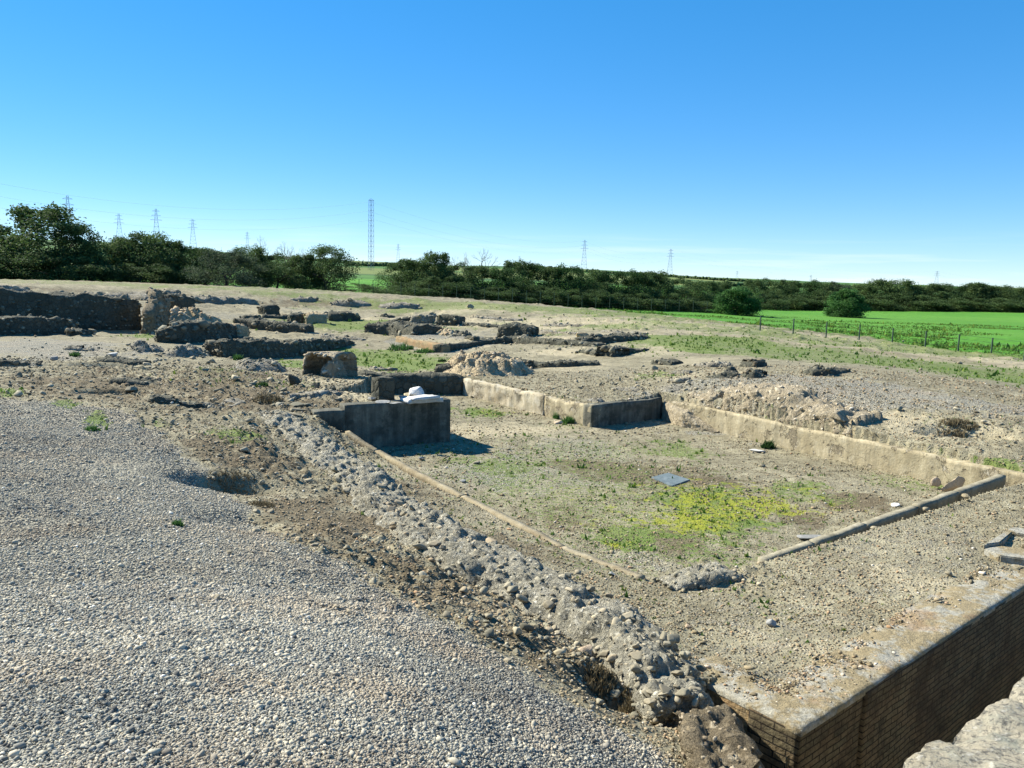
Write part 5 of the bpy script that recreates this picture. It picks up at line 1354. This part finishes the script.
for i, (px, top, w, kd_) in enumerate([(710,284,24,'dark'),(724,286,24,'dark'),(755,284,24,'dark'),(772,283,26,'dark'),(790,284,24,'dark'),(806,286,24,'mid'),(822,284,26,'dark'),(842,282,24,'olive'),(862,287,22,'dark'),
        (880,285,26,'dark'),(902,283,28,'dark'),(922,288,26,'dark'),(940,286,26,'dark'),(960,289,24,'mid'),(978,286,30,'dark'),(1000,289,26,'dark'),(1018,290,26,'dark'),(1040,291,28,'dark')]):
    labs = ['dark tree at the left end of the far right treeline', 'dark tree directly behind the large round bush', 'dark tree just right of the large round bush', 'second dark tree right of the large round bush', 'third dark tree right of the large round bush',
            'green tree midway between the two round bushes', 'dark tree left of the tall yellowish tree', 'yellowish-green tree rising behind the small round bush', 'dark tree right of the small round bush', 'second dark tree right of the small round bush',
            'broad dark tree left of the last pylon', 'dark tree just left of the last pylon', 'dark tree directly below the last pylon', 'greener tree right of the last pylon', 'broad dark tree near the right end of the treeline',
            'dark tree near the right edge of the picture', 'dark tree cut by the right edge of the picture', 'dark tree just past the right edge of the picture']
    dd = np.interp(px, [700, 780, 1040], [150, 190, 205])
    T_(kd_, px, dd + rng.uniform(-3, 3), top, w * 1.1, labs[i])
    T_('dark', px + 7, dd - 5, top + 9, w * 1.3, 'low dark undergrowth in front of the right treeline', 'undergrowth bushes in front of the right treeline', 2, 'bush')
T_('bush', 738, 112, 285, 40, 'large round green bush standing in the field before the treeline', var=0, cat='bush')
T_('bush', 849, 135, 287, 34, 'small round green bush standing alone in the field on the right', var=1, cat='bush')
T_('dark', 404, 500, 263, 14, 'far dark tree clump seen on the hill in the gap', var=2)
for L in TP.values():
    for p in L:
        if p.name not in tused:
            for ch in list(p.children): bpy.data.objects.remove(ch)
            bpy.data.objects.remove(p)

# far hedgerows
x, y = [], []
for (px0, px1, d0, n) in [(530,760,690,900),(120,340,620,900),(345,400,560,300),(640,1024,420,600)]:
    px = rng.uniform(px0, px1, n)
    for q in px:
        d = ray(q, HY); h_ = math.hypot(d[0], d[1]); dist = d0 + rng.normal(0, 5) + 25 * math.sin(q * .05); x.append(d[0] / h_ * dist); y.append(d[1] / h_ * dist)
x = np.array(x); y = np.array(y)
soup('hedgerow', x, y, ground(x, y), rng.uniform(.8, 2.2, len(x)), P0, M['leaf_dark'], .9)

# ================================================================== fences
def fence(name, pts, hgt, label, pr=.035, wires=4, wr=.006):
    root = empty(name, tuple(pts[0]), label, 'fence')
    o0 = np.array(pts[0])
    for p in pts:
        V, Q = bars([((0, 0, -.1), (0, 0, hgt))], [(pr, pr)], 5)
        q = mesh('fence_post', V, Q, M['post'], root); q.location = tuple(np.array(p) - o0)
    segs = []; rad = []
    for k in range(wires):
        zz = hgt * (k + 1) / wires - .03
        for a, b in zip(pts[:-1], pts[1:]): segs.append((np.array(a) - o0 + [0, 0, zz], np.array(b) - o0 + [0, 0, zz])); rad.append((wr, wr))
    V, Q = bars(segs, rad, 3); mesh('wire', V, Q, M['wire'], root)
pp = []
for px in range(760, 1070, 33):
    py = np.interp(px, [760, 850, 913, 946, 979, 1016, 1070], [331, 339, 346, 349, 353.5, 359, 366]); pp.append(hit(px, py))
fence('wire_fence', pp, .85, 'wire fence with thin dark posts along the near edge of the green field', .04)
pp = []
for px in list(range(345, 760, 14)):
    dd = np.interp(px, [345, 390, 500, 600, 700, 760], [82, 84, 87, 94, 108, 125]); d = ray(px, HY); h_ = math.hypot(d[0], d[1])
    X, Y = d[0] / h_ * dd, d[1] / h_ * dd; pp.append(np.array([X, Y, gz(X, Y)]))
fence('wire_fence', pp, 1.5, 'taller wire fence in front of the dark treeline and across the gap', .03, 4, .006)

# ================================================================== pylons and cables
def tower(mast=False):
    root = bpy.data.objects.new('lattice_mast' if mast else 'electricity_pylon', None); COL.objects.link(root)
    segs = []; rad = []
    n = 14 if mast else 9; rr = .0022 if mast else .003
    def hw(z): return (.030 - .006 * z) if mast else .085 * (1 - z) ** 1.25 + .014
    zs = np.linspace(0, 1, n + 1)
    cor = lambda z: [np.array([sx * hw(z), sy * hw(z), z]) for sx, sy in ((1,1),(-1,1),(-1,-1),(1,-1))]
    for a, b in zip(zs[:-1], zs[1:]):
        ca, cb = cor(a), cor(b)
        for i in range(4):
            segs.append((ca[i], cb[i])); rad.append((rr, rr))
            segs.append((ca[i], cb[(i + 1) % 4])); rad.append((rr * .5, rr * .5))
            segs.append((cb[i], cb[(i + 1) % 4])); rad.append((rr * .5, rr * .5))
    V, Q = bars(segs, rad, 4); mesh('lattice_body', V, Q, M['steel'], root)
    for z, w in ([(.99, .045)] if mast else [(.72, .12), (.83, .095), (.94, .075)]):
        sg = []
        for sx in (1, -1):
            sg += [((0, 0, z), (sx * w, 0, z + .004)), ((0, 0, z + .03), (sx * w, 0, z + .004))]
        V, Q = bars(sg, [(rr * .8, rr * .8)] * len(sg), 4); mesh('cross_arm', V, Q, M['steel'], root)
    return root
mast = tower(True); pyl = tower(False); first = True
PY = []
def pylon(px, top, bot, H, label, src=None, yaw=0):
    """H: height in metres; the distance follows from the height in the picture (bot = where its foot would show)"""
    global first
    dist = H * FPX / (bot - top)
    d = ray(px, HY); h_ = math.hypot(d[0], d[1]); X, Y = d[0] / h_ * dist, d[1] / h_ * dist
    zt = atd(px, top, dist)[2]; zb = gz(X, Y); 
    if src is not None: o = src
    elif first: o = pyl; first = False
    else: o = copy_tree(pyl)
    o.location = (X, Y, zb - .5); hh = zt - zb + .5; o.scale = (H, H, hh); o.rotation_euler = (0, 0, yaw - math.atan2(X, Y))
    tag(o, label, 'pylon', 'pylons on the horizon' if src is None else None); PY.append((X, Y, zt, H)); return o
pylon(371, 200, 268, 40, 'tall narrow lattice mast rising above the gap in the treeline', mast, .6)
pylon(71, 196, 247, 38, 'first pylon from the left, behind the tallest tree')
pylon(121, 214, 250, 32, 'second pylon from the left, with splayed legs')
pylon(158, 209, 250, 36, 'third pylon from the left, above the dome-shaped tree')
pylon(194, 219, 254, 34, 'fourth pylon from the left')
pylon(248, 232, 256, 24, 'fifth and smallest pylon on the left')
pylon(398, 244, 266, 34, 'faint far pylon right of the tall mast')
pylon(583.5, 240, 273, 36, 'pylon right of centre above the treeline')
pylon(669.5, 249, 279, 36, 'pylon above the treeline, next to the right after the one right of centre')
pylon(937, 271, 292, 34, 'last pylon on the right above the far treeline')
pylon(737, 271, 286, 26, 'faint small pylon behind the left end of the right treeline')
pylon(811, 275, 290, 26, 'faint tiny pylon above the right treeline, left of the small bush')
pylon(519, 256, 272, 24, 'faint small pylon above the treeline between the bare trees and the centre pylon')
pylon(-60, 168, 250, 40, 'pylon standing out of view to the left, carrying the cables')
pylon(1130, 280, 300, 34, 'pylon standing out of view to the right, carrying the cables')
def cable(a, b, sag, off, drop, label, rad_=.028):
    a = np.array(a, float); b = np.array(b, float); d = (b - a)[:2]; d /= np.linalg.norm(d); s = np.array([-d[1], d[0], 0]) * off
    n = 24; pts = []
    for i in range(n + 1):
        f = i / n; p = a + (b - a) * f + s; p[2] -= sag * 4 * f * (1 - f) + drop; pts.append(p)
    V, Q = bars(list(zip(pts[:-1], pts[1:])), [(rad_, rad_)] * n, 3)
    tag(mesh('power_cable', V, Q, M['cable'], None, False, tuple(a)), label, 'cable', 'cables between the pylons')
P0_ = [p[:3] for p in PY]
for nm, i, j in [('from the left edge to the tall lattice mast', 13, 0), ('from the tall lattice mast to the pylon right of centre', 0, 7), ('between the two pylons right of centre', 7, 8), ('from the third pylon to the last pylon on the right', 8, 9), ('from the last pylon on the right out of the picture', 9, 14)]:
    for k, (off, drop) in enumerate([(0, 1), (2.5, 6), (-2.5, 11)]):
        cable(P0_[i], P0_[j], 9, off, drop, ['top', 'middle', 'lowest'][k] + ' thin cable ' + nm)
# ------------------------------------------------------------------ light, sky, camera
SUN_EL, SUN_AZ = R(39), R(-62)          # azimuth from +Y, clockwise positive
sd = bpy.data.lights.new('sun', 'SUN'); sd.energy = 5.0; sd.angle = R(.5); sd.color = (1.0, .94, .80)
so = bpy.data.objects.new('sun', sd); COL.objects.link(so)
dirv = (math.sin(SUN_AZ) * math.cos(SUN_EL), math.cos(SUN_AZ) * math.cos(SUN_EL), math.sin(SUN_EL))
import mathutils
so.rotation_euler = mathutils.Vector(dirv).to_track_quat('Z', 'Y').to_euler(); so.location = (-30, 20, 40)
W = bpy.data.worlds.new('World'); S.world = W; W.use_nodes = True
wt = W.node_tree; wn = wt.nodes; wl = wt.links; bg = wn['Background']
sky = wn.new('ShaderNodeTexSky'); sky.sky_type = 'NISHITA'; sky.sun_disc = False
sky.sun_elevation = SUN_EL; sky.sun_rotation = SUN_AZ; sky.air_density = .7; sky.dust_density = 0; sky.ozone_density = 2.0; sky.altitude = 100
hs = wn.new('ShaderNodeHueSaturation'); hs.inputs['Saturation'].default_value = 1.6; hs.inputs['Value'].default_value = 1.0
gm = wn.new('ShaderNodeGamma'); gm.inputs['Gamma'].default_value = .55; wl.new(sky.outputs[0], gm.inputs[0]); tn = wn.new('ShaderNodeMix'); tn.data_type = 'RGBA'; tn.blend_type = 'MULTIPLY'; tn.inputs[0].default_value = 1; tn.inputs[7].default_value = (1.0, 1.12, 1.27, 1); wl.new(gm.outputs[0], tn.inputs[6]); wl.new(tn.outputs[2], hs.inputs['Color'])
# thin cloud streaks low in the sky
tc = wn.new('ShaderNodeTexCoord'); mp = wn.new('ShaderNodeMapping'); mp.inputs['Scale'].default_value = (3.2, 3.2, 60)
wl.new(tc.outputs['Generated'], mp.inputs['Vector'])
nz = wn.new('ShaderNodeTexNoise'); nz.inputs['Scale'].default_value = 1.6; nz.inputs['Detail'].default_value = 6; wl.new(mp.outputs[0], nz.inputs['Vector'])
r1 = wn.new('ShaderNodeValToRGB'); r1.color_ramp.elements[0].position = .5; r1.color_ramp.elements[1].position = .72; wl.new(nz.outputs['Fac'], r1.inputs[0])
sx = wn.new('ShaderNodeSeparateXYZ'); wl.new(tc.outputs['Generated'], sx.inputs[0])
r2 = wn.new('ShaderNodeValToRGB'); e = r2.color_ramp.elements; e[0].position = 0; e[0].color = (.6, .6, .6, 1); e[1].position = .06; e[1].color = (0, 0, 0, 1)
wl.new(sx.outputs[2], r2.inputs[0])
mm = wn.new('ShaderNodeMath'); mm.operation = 'MULTIPLY'; wl.new(r1.outputs[0], mm.inputs[0]); wl.new(r2.outputs[0], mm.inputs[1])
mx = wn.new('ShaderNodeMix'); mx.data_type = 'RGBA'; wl.new(mm.outputs[0], mx.inputs[0]); wl.new(hs.outputs[0], mx.inputs[6]); mx.inputs[7].default_value = (3.6, 3.8, 4.1, 1)
wl.new(mx.outputs[2], bg.inputs['Color']); bg.inputs['Strength'].default_value = .138

cd = bpy.data.cameras.new('camera'); co = bpy.data.objects.new('camera', cd); COL.objects.link(co); S.camera = co
cd.sensor_width = 36; cd.sensor_fit = 'HORIZONTAL'; cd.lens = FPX * 36 / 1024; cd.clip_start = .05; cd.clip_end = 8000
mat = mathutils.Matrix(((Rv[0], Uv[0], -Fv[0], 0), (Rv[1], Uv[1], -Fv[1], 0), (Rv[2], Uv[2], -Fv[2], CZ), (0, 0, 0, 1)))
co.matrix_world = mat
S.view_settings.view_transform = 'Standard'; S.view_settings.look = 'None'; S.view_settings.gamma = 1
S.view_settings.exposure = 1.18; S.view_settings.use_curve_mapping = False
S.render.film_transparent = False
S.cycles.max_bounces = 5; S.cycles.diffuse_bounces = 3; S.cycles.use_denoising = True
